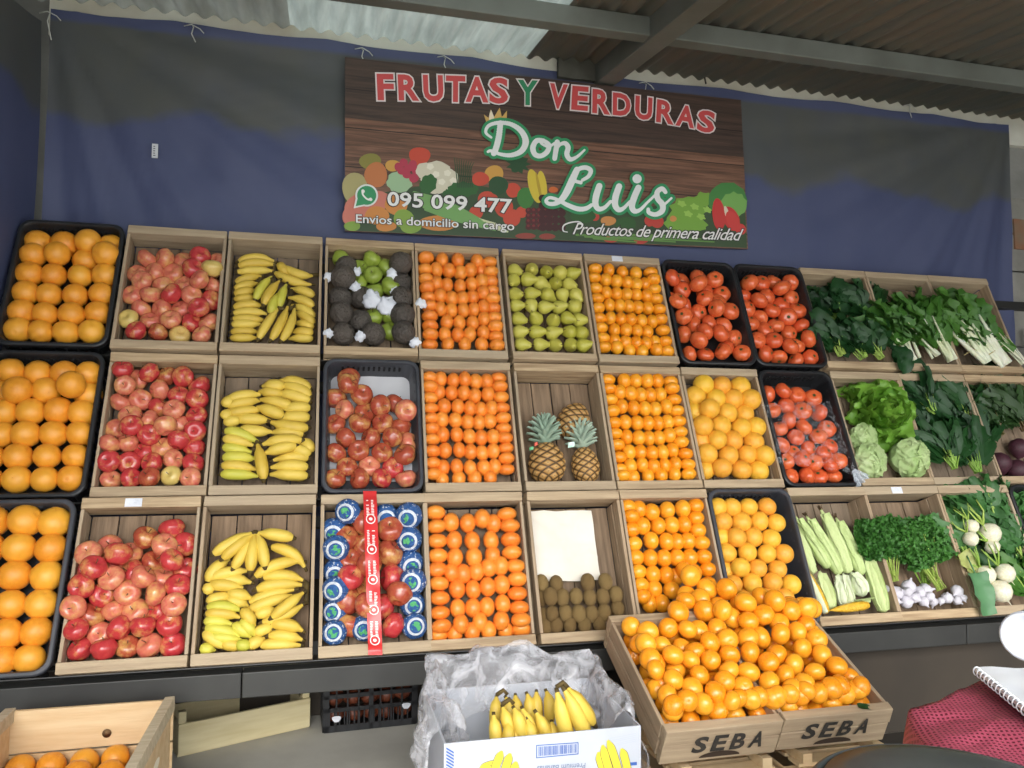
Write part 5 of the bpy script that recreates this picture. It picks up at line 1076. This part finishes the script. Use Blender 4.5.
def union(name, m, S, grow, d, st=.55):
    """one clean outline round all the strokes (marching squares on their distance field)"""
    S = np.array(S); x0, y0 = S[:, 0].min() - 8, S[:, 1].min() - 8; nx = int((S[:, 0].max() + 8 - x0) / st) + 1; ny = int((S[:, 1].max() + 8 - y0) / st) + 1
    gx = x0 + np.arange(nx) * st; gy = y0 + np.arange(ny) * st; D = np.full((ny, nx), 99.)
    for x, y, w_ in S: D = np.minimum(D, np.hypot(gx[None] - x, gy[:, None] - y) - (w_ + grow) / 2)
    V = []; F = []; idx = {}
    def vid(key, x, y):
        if key not in idx: idx[key] = len(V); V.append(sp(x, y, d))
        return idx[key]
    for j in range(ny - 1):
        for i in range(nx - 1):
            c = [(i, j), (i + 1, j), (i + 1, j + 1), (i, j + 1)]; v = [D[b_, a] for a, b_ in c]
            if min(v) >= 0: continue
            f = []
            for k in range(4):
                a, b_ = c[k], c[(k + 1) % 4]; va, vb = v[k], v[(k + 1) % 4]
                if va < 0: f.append(vid(a, gx[a[0]], gy[a[1]]))
                if (va < 0) != (vb < 0): t = va / (va - vb); f.append(vid(tuple(sorted((a, b_))), gx[a[0]] + (gx[b_[0]] - gx[a[0]]) * t, gy[a[1]] + (gy[b_[1]] - gy[a[1]]) * t))
            if len(f) > 2: F.append(tuple(f))
    return signmesh(name, m, V, F)
SS = [q for pts, ws in script for q in spline(pts, ws)]
dx, dy = px2(c5[:2], c5[2], 452, 134); SS.append((dx, dy, 8.5))
union('script_green_edge', ink('script_green', '#2f8a5a'), SS, 6.4, .0094); union('script_lettering', ink('script_white', '#d9dcdc'), SS, .6, .0100)
f = Flat(.0078); ck = (330, 50, 4.655)
f.poly(S_([(728, 338), (716, 300), (738, 316), (748, 276), (764, 312), (790, 268), (800, 312), (824, 282), (822, 338), (775, 330)], ck)); f.build('printed_crown', ink('crown', '#c9a25c'))
f = Flat(.0081); f.poly(S_([(740, 330), (742, 300), (750, 278), (764, 312), (762, 330)], ck)); f.build('crown_light', ink('crown_light', '#e0d4bc'))
# round telephone mark
f = Flat(.0068); cx, cy2 = px2(c4[:2], c4[2], 130, 270); f.ell(cx, cy2, 11.4, 11.2, n=30); f.poly([(cx - 11, cy2 + 3), (cx - 13, cy2 + 13), (cx - 2, cy2 + 10.6)]); f.build('phone_mark_ring', ink('ring_white', '#d6d9d6'))
f = Flat(.0074); f.ell(cx, cy2, 9.6, 9.5, n=30); f.poly([(cx - 9, cy2 + 3), (cx - 11, cy2 + 10.8), (cx - 2, cy2 + 9)]); f.build('phone_mark_bubble', ink('bubble', '#2f8a5a'))
f = Flat(.0080); f.stroke([(cx - 4.2, cy2 - 4.6), (cx - 3.6, cy2 - .5), (cx + .4, cy2 + 3.6), (cx + 4.6, cy2 + 4.4)], [2.2, 1.7, 1.7, 2.2]); f.ell(cx - 3.6, cy2 - 4.2, 1.9, 1.6, 1); f.ell(cx + 4, cy2 + 4, 1.9, 1.6, .6); f.build('phone_mark_handset', ink('handset', '#e0e3e0'))
def linetext(name, txt, c_, BL, BR, TL, shear, off0, off1, dark='#2a2424', light='#dcdcda', space=1):
    p = [px2(c_[:2], c_[2], *q) for q in (BL, BR, TL)]
    sign_text(name + '_shadow', ink('dark_edge', dark), [fit(txt, *p, off1, shear, off0, space)], .0070); sign_text(name, ink('line_white', light), [fit(txt, *p, off0, shear, off0, space)], .0086)
linetext('number_line', '095 099 477', c4, (230, 322), (838, 360), (232, 250), .0, .02, .06)
linetext('delivery_line', 'Envios a domicilio sin cargo', c4, (78, 416), (850, 454), (78, 362), .0, .012, .055)
linetext('slogan_line', 'Productos de primera calidad', c5, (150, 410), (940, 440), (158, 338), .35, .004, .05, space=.92)
f = Flat(.0088); f.stroke(S_([(128, 382), (108, 376), (110, 352), (140, 338), (180, 334), (200, 346)], c5), [.8, 1.2, 1.4, 1.4, 1.2, .8]); f.build('slogan_swash', ink('line_white', '#dcdcda'))
# ------------------------------------------------------------------ stencils on the front crates
def stencil(root, txt, W_, x0, x1, z0, z1, slant):
    V = []; F = []; n = len(txt)
    for k, ch in enumerate(txt):
        vs, fs = textmesh(ch, .035); xa, xb = min(v.x for v in vs), max(v.x for v in vs); ya, yb = min(v.y for v in vs), max(v.y for v in vs)
        cw = (x1 - x0) / (n + .35 * (n - 1)); ox = x0 + k * cw * 1.35; o = len(V)
        V += [(ox + (v.x - xa) / (xb - xa) * cw + slant * (v.y - ya) / (yb - ya), -.0028, z0 + (v.y - ya) / (yb - ya) * (z1 - z0) + .004 * k * 0) for v in vs]; F += [tuple(i + o for i in f) for f in fs]
    me = bpy.data.meshes.new('stencil_lettering'); me.from_pydata(V, [], F); me.materials.append(mat('stencil_black', '#2a2724', '#3c3833', scale=50, rough=.8)); o = bpy.data.objects.new('stencil_lettering', me); col.objects.link(o); o.parent = root
    b = MB(); b.add([Vector((.176 + .062 * math.cos(a), -.0030, .012 + .020 * math.sin(a))) for a in [PI * i / 14 for i in range(15)]], [tuple(range(15))]); b.build('hand_hole', mat('hole_dark', '#3a2c20', rough=.9), root, smooth=False)
stencil(SEBA[0], 'SEBA', .352, .085, .30, .032, .09, .006); stencil(SEBA[1], 'SEBA', .352, .065, .28, .036, .092, .010)
b = MB(); b.leaf((.245, .02, FD + .002), (1, -.2, .1), (0, 0, 1), .045, .022, .3, .05, 4, 5); tag(b.build('stray_leaf', leafd, SEBA[1]), label='small dark green leaf stuck on the rim')
# supports below them
wooden_crate(.36, .40, .20, 'pale slatted crate under the left stencilled crate', 'supporting crates', (.93, 1.99, .0), (0, 0, 0), m_end=palew, m_side=palew)
wooden_crate(.36, .40, .20, 'pale slatted crate under the right stencilled crate', 'supporting crates', (1.31, 1.99, .0), (0, 0, 0), m_end=palew, m_side=palew)
for x0, nm in ((.95, 'left'), (1.33, 'right')):
    b = MB()
    for k in range(5): b.box((x0 + .02, 2.0 + k * .074, .202), (x0 + .32, 2.0 + k * .074 + .055, .212), .0008)
    b.box((x0 + .03, 1.995, .212), (x0 + .06, 2.36, .24)); b.box((x0 + .28, 1.995, .212), (x0 + .31, 2.36, .24))
    tag(b.build('slatted_lid', palew, smooth=False), f'pale slatted wooden lid between crates, {nm}, below the stencilled ones', 'lid', 'slatted lids')
# ------------------------------------------------------------------ banana box with bag
BX0, BX1, BY0, BY1, BZ0, BZ1 = .295, .795, 1.844, 2.22, .18, .425
bx = empty('banana_box', (BX0, BY0, BZ0), label='white cardboard banana box with blue print and yellow banana pictures, standing in front', cat='box')
card = mat('white_card', '#bcc0c9', '#b0b5c0', scale=6, rough=.65)
Wb, Db, Hb = BX1 - BX0, BY1 - BY0, BZ1 - BZ0; tk = .005
b = MB(); b.box((0, 0, 0), (Wb, tk, Hb)); b.build('front_panel', card, bx, smooth=False, bevel=.001)
b = MB(); b.box((0, Db - tk, 0), (Wb, Db, Hb)); b.build('back_panel', card, bx, smooth=False)
for x in (0, Wb - tk): b = MB(); b.box((x, tk, 0), (x + tk, Db - tk, Hb)); b.build('side_panel', card, bx, smooth=False)
b = MB(); b.box((tk, tk, 0), (Wb - tk, Db - tk, tk)); b.build('bottom_panel', card, bx, smooth=False)
blue = mat('print_blue', '#3a5fa8', rough=.6); yel = mat('print_yellow', '#d9c43c', rough=.6); dk = mat('print_dark', '#3c4a3a', rough=.6)
def bp(x, y):    # picture point on the front panel, in the box frame
    p = atY(x, y, BY0); return (p.x - BX0, p.z - BZ0)
def panelpoly(b, pts, d): b.add([(x, -d, z) for x, z in pts], [tuple(range(len(pts)))])
c7 = (420, 630, 4.267); g_ = lambda x, y: bp(c7[0] + x / c7[2], c7[1] + y / c7[2])
b = MB(); qd = [g_(497, 492), (g_(674, 480)), g_(674, 528), g_(497, 545)]
def rectframe(b, q, w, d):
    for i in range(4):
        a, c_ = Vector(q[i]), Vector(q[(i + 1) % 4]); t = (c_ - a).normalized() * w / 2; nn = Vector((-t.y, t.x)); panelpoly(b, [a - t + nn, c_ + t + nn, c_ + t - nn, a - t - nn], d)
rectframe(b, qd, .002, .001); A = [Vector(q) for q in qd]; u = .05
while u < .95:
    w_ = random.choice((.008, .014, .02)); P0 = lambda uu, v_: (A[0] * (1 - uu) + A[1] * uu) * (1 - v_) + (A[3] * (1 - uu) + A[2] * uu) * v_
    panelpoly(b, [P0(u, .12), P0(u + w_, .12), P0(u + w_, .88), P0(u, .88)], .001); u += w_ + random.choice((.010, .016, .022))
b.build('barcode', blue, bx, smooth=False)
for hand in ([[(250, 600), (300, 570), (330, 575)], [(350, 515), (330, 560), (300, 640)], [(385, 525), (370, 570), (345, 650)], [(410, 560), (400, 600), (380, 660)], [(275, 575), (300, 600), (300, 660)]],
             [[(760, 520), (770, 570), (800, 640)], [(778, 490), (790, 550), (820, 640)], [(800, 470), (830, 530), (855, 640)], [(858, 505), (880, 550), (890, 640)]]):
    for k, (p0, p1, p2) in enumerate(hand):
        for m_, wv in ((dk, .0112), (yel, .0100)):
            P_ = [Vector(g_(*p)) for p in (p0, p1, p2)]; b = MB(); L1 = []; R1 = []
            for i in range(13):
                t = i / 12; c_ = P_[0] * (1 - t) ** 2 + P_[1] * 2 * t * (1 - t) + P_[2] * t * t; tn = ((P_[1] - P_[0]) * (1 - t) + (P_[2] - P_[1]) * t).normalized(); nn = Vector((-tn.y, tn.x)); ww = wv * (min(1, .25 + t * 3.5)) - (.0 if m_ is dk else .0)
                L1.append(c_ + nn * ww); R1.append(c_ - nn * ww)
            pts = [q for q in L1 + R1[::-1]]; pts = [(q[0], max(q[1], .02)) for q in pts]; panelpoly(b, pts, .0008 + k * .0002 + (.0001 if m_ is yel else 0)); b.build('banana_picture', m_, bx, smooth=False)
vs, fs = fit('Premium Bananas', g_(706, 566), g_(500, 580), g_(704, 590), .01, 0, .01)
b = MB(); b.add([(x, -.001, z) for x, z in vs], fs); b.build('upside_down_print', mat('print_grey_blue', '#6d7a96', rough=.6), bx, smooth=False)
b = MB()
for k in range(5): a = g_(805 + (k % 2) * 10, 462 + k * 9); c_ = g_(920, 440 + k * 8); panelpoly(b, [a, c_, (c_[0], c_[1] - .0008), (a[0], a[1] - .0008)], .001)
b.build('fine_print', mat('print_pale', '#aab2c4', rough=.6), bx, smooth=False)
b = MB()
for k in range(7): a = Vector(g_(112, 500 + k * 14)); c_ = a + Vector((.018, -.012)); panelpoly(b, [a, c_, c_ - Vector((0, .004)), a - Vector((0, .004))], .001)
panelpoly(b, [g_(893, 565), g_(925, 562), g_(925, 576), g_(893, 578)], .001); b.build('blue_marks', blue, bx, smooth=False)
wooden_crate(.48, .36, .175, 'plain crate under the banana box', 'supporting crates', (.305, 1.85, 0), (0, 0, 0), m_end=palew, m_side=palew)
# bananas standing in the box
bh = [('back row hand of upright bananas in the white box', 2.08, .02, [(320, 350, 326, 278), (368, 345, 362, 282), (412, 345, 406, 272), (456, 350, 452, 265), (497, 350, 496, 255), (540, 345, 534, 252)], 22),
      ('front hand of upright bananas in the white box', 1.97, .0, [(385, 420, 350, 318), (415, 410, 395, 325), (478, 430, 432, 325), (533, 460, 487, 340), (325, 470, 313, 350), (360, 475, 368, 385), (412, 470, 408, 392), (462, 470, 452, 372), (572, 460, 560, 385)], 24),
      ('large hand of three bananas leaning in the right part of the white box', 1.93, .0, [(625, 445, 580, 245), (690, 435, 605, 238), (705, 350, 622, 236)], 29)]
for nm, Yp, zz, lst, r in bh:
    pl = lambda x, y, z: atY(420 + x / 4.267, 630 + y / 4.267, Yp - z)
    p0 = pl(lst[0][2], lst[0][3], 0); t = empty('banana_hand', p0, label=nm, cat='bananas', group='bananas in the white box')
    for i, (x1, y1, x2, y2) in enumerate(lst):
        z = .012 * (i % 2) + .01 * (i > 3); a, d_ = pl(x1, y1, z), pl(x2, y2, z - .01); c_ = (a + d_) / 2 + Vector((.012 if i % 2 else -.004, -.022, 0)); rr = r * 1.2 / 4.267 / pxm(a); dn = (a - d_).normalized() * .05
        banana_mesh((a + dn, c_, d_), rr, parent=t)
    b = MB(); b.tube([Vector(), Vector((.02, 0, .012)), Vector((.03, 0, .0))], .006, 6); b.build('crown', tip_m, t)
# the loose bag: a crumpled band standing up from the box and folded over its sides
bagm = plastic_film('bag_film', '#dcdce2', .16, 11, .5)
def bagf(u, v):
    # u round the box starting at the front left corner going back, right, front; v from inside the box, over the top, down outside
    per = [(BX0 + .02, BY0 + .05), (BX0 + .0, BY0 + .18), (BX0 + .01, BY1 - .03), (BX0 + .12, BY1 + .0), (BX0 + .25, BY1 + .02), (BX1 - .12, BY1 + .0), (BX1 - .02, BY1 - .03), (BX1 - .0, BY0 + .18), (BX1 - .03, BY0 + .05)]
    f_ = u * (len(per) - 1); i = min(int(f_), len(per) - 2); q = f_ - i; q = q * q * (3 - 2 * q); x = per[i][0] * (1 - q) + per[i + 1][0] * q; y = per[i][1] * (1 - q) + per[i + 1][1] * q
    cx, cyy = (BX0 + BX1) / 2, BY0 + .16; o = Vector((x - cx, y - cyy, 0)); L_ = o.length; o.normalize()
    side = math.sin(PI * u); top_ = BZ1 + .030 + .075 * side ** .8; th = (v - .42) * 1.0
    rad = L_ - .055 + (.085 + .015 * math.sin(u * 21)) * (1 / (1 + math.exp(-th * 11))); zz = top_ - (abs(th) ** 1.5) * (.62 if th < 0 else .50) 
    p = Vector((cx, cyy, 0)) + o * rad; p.z = zz
    n1 = Vector([noise.noise(p * 9 + Vector((k * 17, 0, 0))) for k in range(3)]); n2 = Vector([noise.noise(p * 26 + Vector((k * 7, 3, 0))) for k in range(3)]); n3 = Vector([noise.noise(p * 60 + Vector((k * 7, 3, 0))) for k in range(3)])
    return p + n1 * .045 + n2 * .018 + n3 * .004
b = MB(); b.grid(bagf, 110, 46); tag(b.build('plastic_bag', bagm, origin=(BX0, BY1, BZ1)), 'crumpled clear plastic bag folded over the rim of the white banana box', 'bag')
# ------------------------------------------------------------------ crates on the floor
fx0 = atY(9, 712, 2.36).x - .014; rz = .33; x1 = atY(165, 700, 2.36).x
wx = x1 - fx0 + .022
fc = empty('pine_crate', (fx0, 1.84, 0), label='large fresh pine crate with oranges at the lower left, in front of the rack', cat='crate')
zt = atY(90, 706, 2.36).z
for (y0, y1) in ((2.36, 2.372), (1.84, 1.852)):
    for (z0, z1, m_) in ((zt - .112, zt, palew), (.03, zt - .117, palew)):
        b = MB(); b.box((.0, y0 - 1.84, z0), (wx, y1 - 1.84, z1), .001); b.build('side_board', m_, fc, smooth=False, bevel=.002)
for x in (0, wx - .024):
    b = MB(); b.box((x + .002, .012, .03), (x + .018, .52, zt - .02), .001)
    b.build('end_board', palew, fc, smooth=False, bevel=.002)
    b = MB(); b.box((x, .0, zt - .03), (x + .026, .532, zt + .006), .001); b.build('end_rail', mat('worn_pine', '#c9bda4', '#b3a68c', scale=8, stretch=(1, 8, 8), rough=.8), fc, smooth=False, bevel=.002)
b = MB(); q = wx - .0055 + .0; b.add([(q, .33 + .045 * math.cos(a), zt - .10 + .014 * math.sin(a)) for a in [2 * PI * i / 16 for i in range(16)]], [tuple(range(16))]); b.build('hand_slot', mat('slot_light', '#ece4d2', rough=.8), fc, smooth=False)
b = MB(); b.box((.02, .012, .03), (wx - .02, .52, .042)); b.build('base_boards', palew, fc, smooth=False)
b = MB(); b.lathe([(.001, 0), (.011, .0005), (.012, .001)], 12); kn = b.build('wood_knot', mat('knot', '#5a4634', '#8a6a48', scale=60, rough=.8), fc); kn.rotation_euler = (PI / 2, 0, 0); kp = atY(107, 733, 2.36); kn.location = (kp.x - fx0, kp.y - 1.84 - .0015, kp.z)
opos = []
for j in range(6):
    for i in range(5): opos.append((fx0 + .055 + i * (wx - .11) / 4 + U(-.004, .004), 2.322 - j * .075 + U(-.004, .004), zt - .138 + U(-.008, .006)))
for k, p in enumerate(opos):
    o = bpy.data.objects.new('orange', P['orange'][k % 2]); col.objects.link(o); o.location = p; o.scale = [.0365] * 3; o.rotation_euler = orient((U(-1, 1), U(-1, 1), 1), 1)
    tag(o, f"orange in the lower left pine crate, {ORD[k % 5]} from left in {ORD[k // 5]} row from the back", 'orange', 'oranges in the pine crate')
# empty shallow tray crate lying on the floor, turned a little
a = atZ(178, 755, .012); c_ = atZ(310, 725, .012); ang = math.atan2(c_.y - a.y, c_.x - a.x); Ln = (c_ - a).length
tr = empty('tray_crate', (a.x, a.y, 0), (0, 0, ang), label='empty shallow pale wooden tray crate on the floor under the rack, left', cat='crate')
pw2 = mat('cream_pine', '#dccfa6', '#cfc094', scale=5, stretch=(1, 9, 9), rough=.7)
for y, z1 in ((0, .115), (.22, .115)):
    b = MB(); b.box((0, y, .008), (Ln, y + .010, z1), .001); b.build('side_board', pw2, tr, smooth=False, bevel=.0015)
for x in (0, Ln - .028):
    b = MB(); b.box((x, .010, .008), (x + .010, .22, .112), .001); b.box((x, .010, .008), (x + .028, .036, .155), .001); b.box((x, .194, .008), (x + .028, .22, .155), .001); b.build('end_board', pw2, tr, smooth=False, bevel=.0015)
b = MB()
for k in range(3): b.box((.0, .012 + k * .07, .0), (Ln, .075 + k * .07, .008), .0008)
b.build('base_boards', pw2, tr, smooth=False)
# black crate with bars
a = atZ(324, 733, .0); c_ = atZ(415, 722, .0); ang = math.atan2(c_.y - a.y, c_.x - a.x) * .5; Wk = (c_ - a).length
bk = empty('plastic_crate', (a.x, a.y, 0), (0, 0, ang), label='black barred plastic crate with brownish fruit on the floor under the rack', cat='crate')
Hk, Dk = .185, .27
for sd_, (p, q, n_) in enumerate((((0, 0), (Wk, 0), (0, 1)), ((0, Dk), (Wk, Dk), (0, -1)), ((0, 0), (0, Dk), (1, 0)), ((Wk, 0), (Wk, Dk), (-1, 0)))):
    b = MB(); hz = sd_ < 2
    def bar(u0, u1, z0, z1):
        if hz: b.box((p[0] + (q[0] - p[0]) * u0, p[1] - .006, z0), (p[0] + (q[0] - p[0]) * u1, p[1] + .006, z1))
        else: b.box((p[0] - .006, p[1] + (q[1] - p[1]) * u0, z0), (p[0] + .006, p[1] + (q[1] - p[1]) * u1, z1))
    for z0, z1 in ((0, .025), (.075, .09), (.125, .14), (.165, Hk)): bar(0, 1, z0, z1)
    for k in range(9): w_ = .05 if k in (0, 4, 8) else .016; u0 = k / 8 * (1 - .05); bar(u0, u0 + w_ * 1.0, 0, Hk)
    for k in range(17): u0 = .05 + k * .053; bar(u0, u0 + .012, .02, .09)
    b.build('barred_side', blackp, bk, smooth=False)
b = MB(); b.box((0, 0, 0), (Wk, Dk, .01)); b.build('floor_panel', blackp, bk, smooth=False)
for x, z in ((.045, .05), (Wk - .04, .075)):
    b = MB(); b.add([(x + .016 * math.cos(a_) * (1 + .25 * math.sin(3 * a_)), -.0085, z + .014 * math.sin(a_) * (1 + .2 * math.cos(2 * a_))) for a_ in [2 * PI * i / 12 for i in range(12)]], [tuple(range(12))]); b.build('torn_label', tis_m, bk, smooth=False)
brm = mat('brown_fruit', '#7a4028', '#5e3020', scale=8, rough=.5)
fb = proto('tamarillo', lambda b: b.lathe([(.02, -1.3), (.4, -1.15), (.85, -.6), (1, 0), (.85, .6), (.4, 1.1), (.05, 1.25)], 14), brm)
n_ = 0
Mk = Matrix.Translation((a.x, a.y, 0)) @ Matrix.Rotation(ang, 4, 'Z')
for lay in range(3):
    for j in range(3):
        for i in range(5):
            if lay == 2 and (i + j) % 2: continue
            p = Mk @ Vector((.045 + i * (Wk - .09) / 4 + U(-.004, .004), .05 + j * .083, .048 + lay * .062 + U(-.004, .004)))
            if lay < 2 and j > 0: continue
            o = bpy.data.objects.new('brown_fruit', fb); col.objects.link(o); o.location = p; o.scale = [.030] * 3; o.rotation_euler = orient((1, U(-.4, .4), U(-.3, .3)), 1)
            tag(o, f"reddish brown fruit in the black floor crate, {['lowest', 'middle', 'upper'][lay]} layer, {ORD[i]} from left, {ORD[j]} from front", 'fruit', 'brown fruit in the black floor crate')
# ------------------------------------------------------------------ lower right corner: sack, notebook, roll, black lid
def mesh_mat():
    m = bpy.data.materials.new('red_net'); m.use_nodes = True; N = m.node_tree.nodes; L = m.node_tree.links; bs = N['Principled BSDF']
    tc = N.new('ShaderNodeTexCoord'); mp = N.new('ShaderNodeMapping'); mp.inputs['Rotation'].default_value = (0, 0, .5); L.new(tc.outputs['UV'], mp.inputs[0])
    sx = N.new('ShaderNodeSeparateXYZ'); L.new(mp.outputs[0], sx.inputs[0])
    def mt(op, a, b_):
        n = N.new('ShaderNodeMath'); n.operation = op
        for i, v in enumerate((a, b_)):
            if isinstance(v, (int, float)): n.inputs[i].default_value = v
            else: L.new(v, n.inputs[i])
        return n.outputs[0]
    w1 = mt('SINE', mt('MULTIPLY', sx.outputs[0], 700), 0); w2 = mt('SINE', mt('MULTIPLY', sx.outputs[1], 560), 0)
    g1 = mt('MAXIMUM', mt('GREATER_THAN', w1, .1), mt('GREATER_THAN', w2, .1))
    mx = N.new('ShaderNodeMix'); mx.data_type = 'RGBA'; mx.inputs[6].default_value = lin('#641e2e'); mx.inputs[7].default_value = lin('#b04c62'); L.new(g1, mx.inputs[0]); L.new(mx.outputs[2], bs.inputs['Base Color'])
    bs.inputs['Roughness'].default_value = .6
    bu = N.new('ShaderNodeBump'); bu.inputs['Strength'].default_value = .6; bu.inputs['Distance'].default_value = .003; L.new(g1, bu.inputs['Height']); L.new(bu.outputs[0], bs.inputs['Normal'])
    return m
ST = .60
ptop = [atZ(905, 722, ST - .03), atZ(930, 703, ST - .005), atZ(985, 682, ST), atZ(1060, 690, ST + .02), atZ(1120, 760, ST), atZ(1030, 790, ST - .02), atZ(950, 768, ST - .02)]
sc_ = sum(ptop, Vector()) / len(ptop)
nU = 56; nV = 26; b = MB()
def sackf(u, v):
    f_ = u * len(ptop); i = int(f_) % len(ptop); q = f_ - int(f_); c_ = lambda k: ptop[(i + k) % len(ptop)]
    p = .5 * ((2 * c_(0)) + (c_(1) - c_(-1)) * q + (2 * c_(-1) - 5 * c_(0) + 4 * c_(1) - c_(2)) * q * q + (3 * c_(0) - c_(-1) - 3 * c_(1) + c_(2)) * q ** 3)
    if v < .35: k = v / .35; r = p.lerp(sc_, 1 - k ** .8); r.z = p.z * k + (sc_.z + .012) * (1 - k)
    else:
        k = (v - .35) / .65; r = sc_.lerp(p, 1 + .10 * math.sin(PI * min(1, k * 1.1)) - .0 * k); r.z = p.z * (1 - k) + .0 * k
    if 0 < v < .99: r += Vector([noise.noise(r * 9 + Vector((k2 * 5, 0, 0))) for k2 in range(3)]) * .012 + Vector((0, 0, .006 * noise.noise(r * 30)))
    r.z = max(r.z, 0.001); return r
b.grid(sackf, nU, nV); so = b.build('mesh_sack', mesh_mat(), origin=(sc_.x, sc_.y, 0)); uv = so.data.uv_layers.new(name='UVMap')
for pl_ in so.data.polygons:
    for li in pl_.loop_indices:
        co = so.data.vertices[so.data.loops[li].vertex_index].co; uv.data[li].uv = (co.x, co.y) if abs(pl_.normal.z) > .55 else ((so.data.loops[li].vertex_index % (nU + 1)) / nU * 1.6, co.z)
tag(so, 'bulging red woven net sack at the lower right, under the notebook', 'sack')
NZ = ST + .035
nb = [atZ(975, 668, NZ), atZ(1090, 668, NZ), atZ(1120, 716, NZ), atZ(1042, 722, NZ)]
nbk = empty('notebook', nb[0], label='open spiral bound notebook with blank white pages on the red sack', cat='notebook')
for k, (dz, th_, nm, m_) in enumerate(((-.012, .002, 'back_cover', greyp), (-.009, .009, 'page_block', mat('page_white', '#eceff5', '#e2e6ef', scale=4, rough=.7)))):
    b = MB(); lo_ = [q + Vector((0, 0, dz)) - nb[0] for q in nb]; hi_ = [q + Vector((0, 0, th_)) for q in lo_]
    b.add(lo_ + hi_, [(3, 2, 1, 0), (4, 5, 6, 7), (0, 1, 5, 4), (1, 2, 6, 5), (2, 3, 7, 6), (3, 0, 4, 7)]); b.build(nm, m_, nbk, smooth=False, bevel=.001)
b = MB(); b.grid(lambda u, v: (nb[0].lerp(nb[1], u)).lerp(nb[3].lerp(nb[2], u), v) - nb[0] + Vector((0, 0, .0015 + .014 * math.sin(v * 3) * (u ** 1.5) + .004 * noise.noise(Vector((u * 4, v * 4, 0))))), 14, 14); b.build('curled_page', MATS['page_white'], nbk)
b = MB(); e_ = nb[3] - nb[0]; ac = Vector((0, 0, 1)).cross(e_.normalized())
for k in range(16):
    c0 = e_ * ((k + .5) / 16) + Vector((0, 0, -.004)); b.tube([c0 + ac * (.007 * math.cos(a_)) + Vector((0, 0, .010 * math.sin(a_))) + e_.normalized() * .0015 * math.sin(a_) for a_ in [2 * PI * i / 12 for i in range(13)]], .0016, 5)
b.build('spiral_binding', mat('white_wire', '#d8dade', rough=.3), nbk)
# white roll lying behind the notebook
rp0 = atY(1027, 637, 1.50); rax = Vector((.80, .58, -.12)).normalized(); Rr_ = 24 / pxm(rp0)
rl = empty('canister', rp0, label='white cylindrical canister lying at the right edge above the notebook', cat='canister'); qm = rax.to_track_quat('Z', 'Y').to_matrix().to_4x4()
b = MB(); b.lathe([(.001, .004), (Rr_ * .85, .004), (Rr_ * .88, .0), (Rr_ * .97, .0), (Rr_, .006), (Rr_, .22), (Rr_ * .9, .226), (.001, .226)], 40, mtx=qm); b.build('body', mat('roll_white', '#c4c8d2', rough=.7), rl)
b = MB(); b.lathe([(Rr_ * 1.0, .012), (Rr_ * 1.03, .012), (Rr_ * 1.03, .020), (Rr_ * 1.0, .020)], 40, mtx=qm); b.build('rim', mat('rim_grey', '#b9bcc2', rough=.6), rl)
zs = rp0.z - Rr_ - .004
tb = empty('side_stool', (rp0.x + .12, rp0.y - .02, 0), label='small grey stool beside the sack, carrying the white canister', cat='stool')
b = MB(); b.box((-.02, -.06, zs - .02), (.20, .12, zs)); b.build('stool_top', greyp, tb, smooth=False, bevel=.004)
for sx_, sy_ in ((.0, -.04), (.18, -.04), (.0, .10), (.18, .10)): b = MB(); b.box((sx_ - .012, sy_ - .012, 0), (sx_ + .012, sy_ + .012, zs - .02)); b.build('leg', greyp, tb, smooth=False)
# black rubbery lid of a bin, very near
LZ = .70; cL = atZ(965, 801, LZ); e0 = atZ(812, 801, LZ)
rb = (e0 - cL).length
bn = empty('waste_bin', (cL.x, cL.y, 0), label='dark grey round plastic bin with domed lid at the lower right corner', cat='bin')
darkp = mat('dusty_black_plastic', '#3c4042', '#4a4e4e', scale=9, rough=.5, detail=8)
k_ = rb
b = MB(); b.lathe([(k_ * .74, 0), (k_ * .78, .02), (k_ * .92, LZ - .10), (k_ * .92, LZ - .07)], 48); b.build('drum', darkp, bn)
b = MB(); b.lathe([(k_ * .93, LZ - .085), (k_ * .995, LZ - .082), (k_ * 1.0, LZ - .03), (k_ * .985, LZ - .015), (k_ * .95, LZ - .006), (k_ * .90, LZ), (k_ * .89, LZ - .006), (k_ * .87, LZ - .006), (k_ * .86, LZ + .002), (k_ * .7, LZ + .010), (k_ * .4, LZ + .018), (.01, LZ + .02)], 64); b.build('lid', darkp, bn)
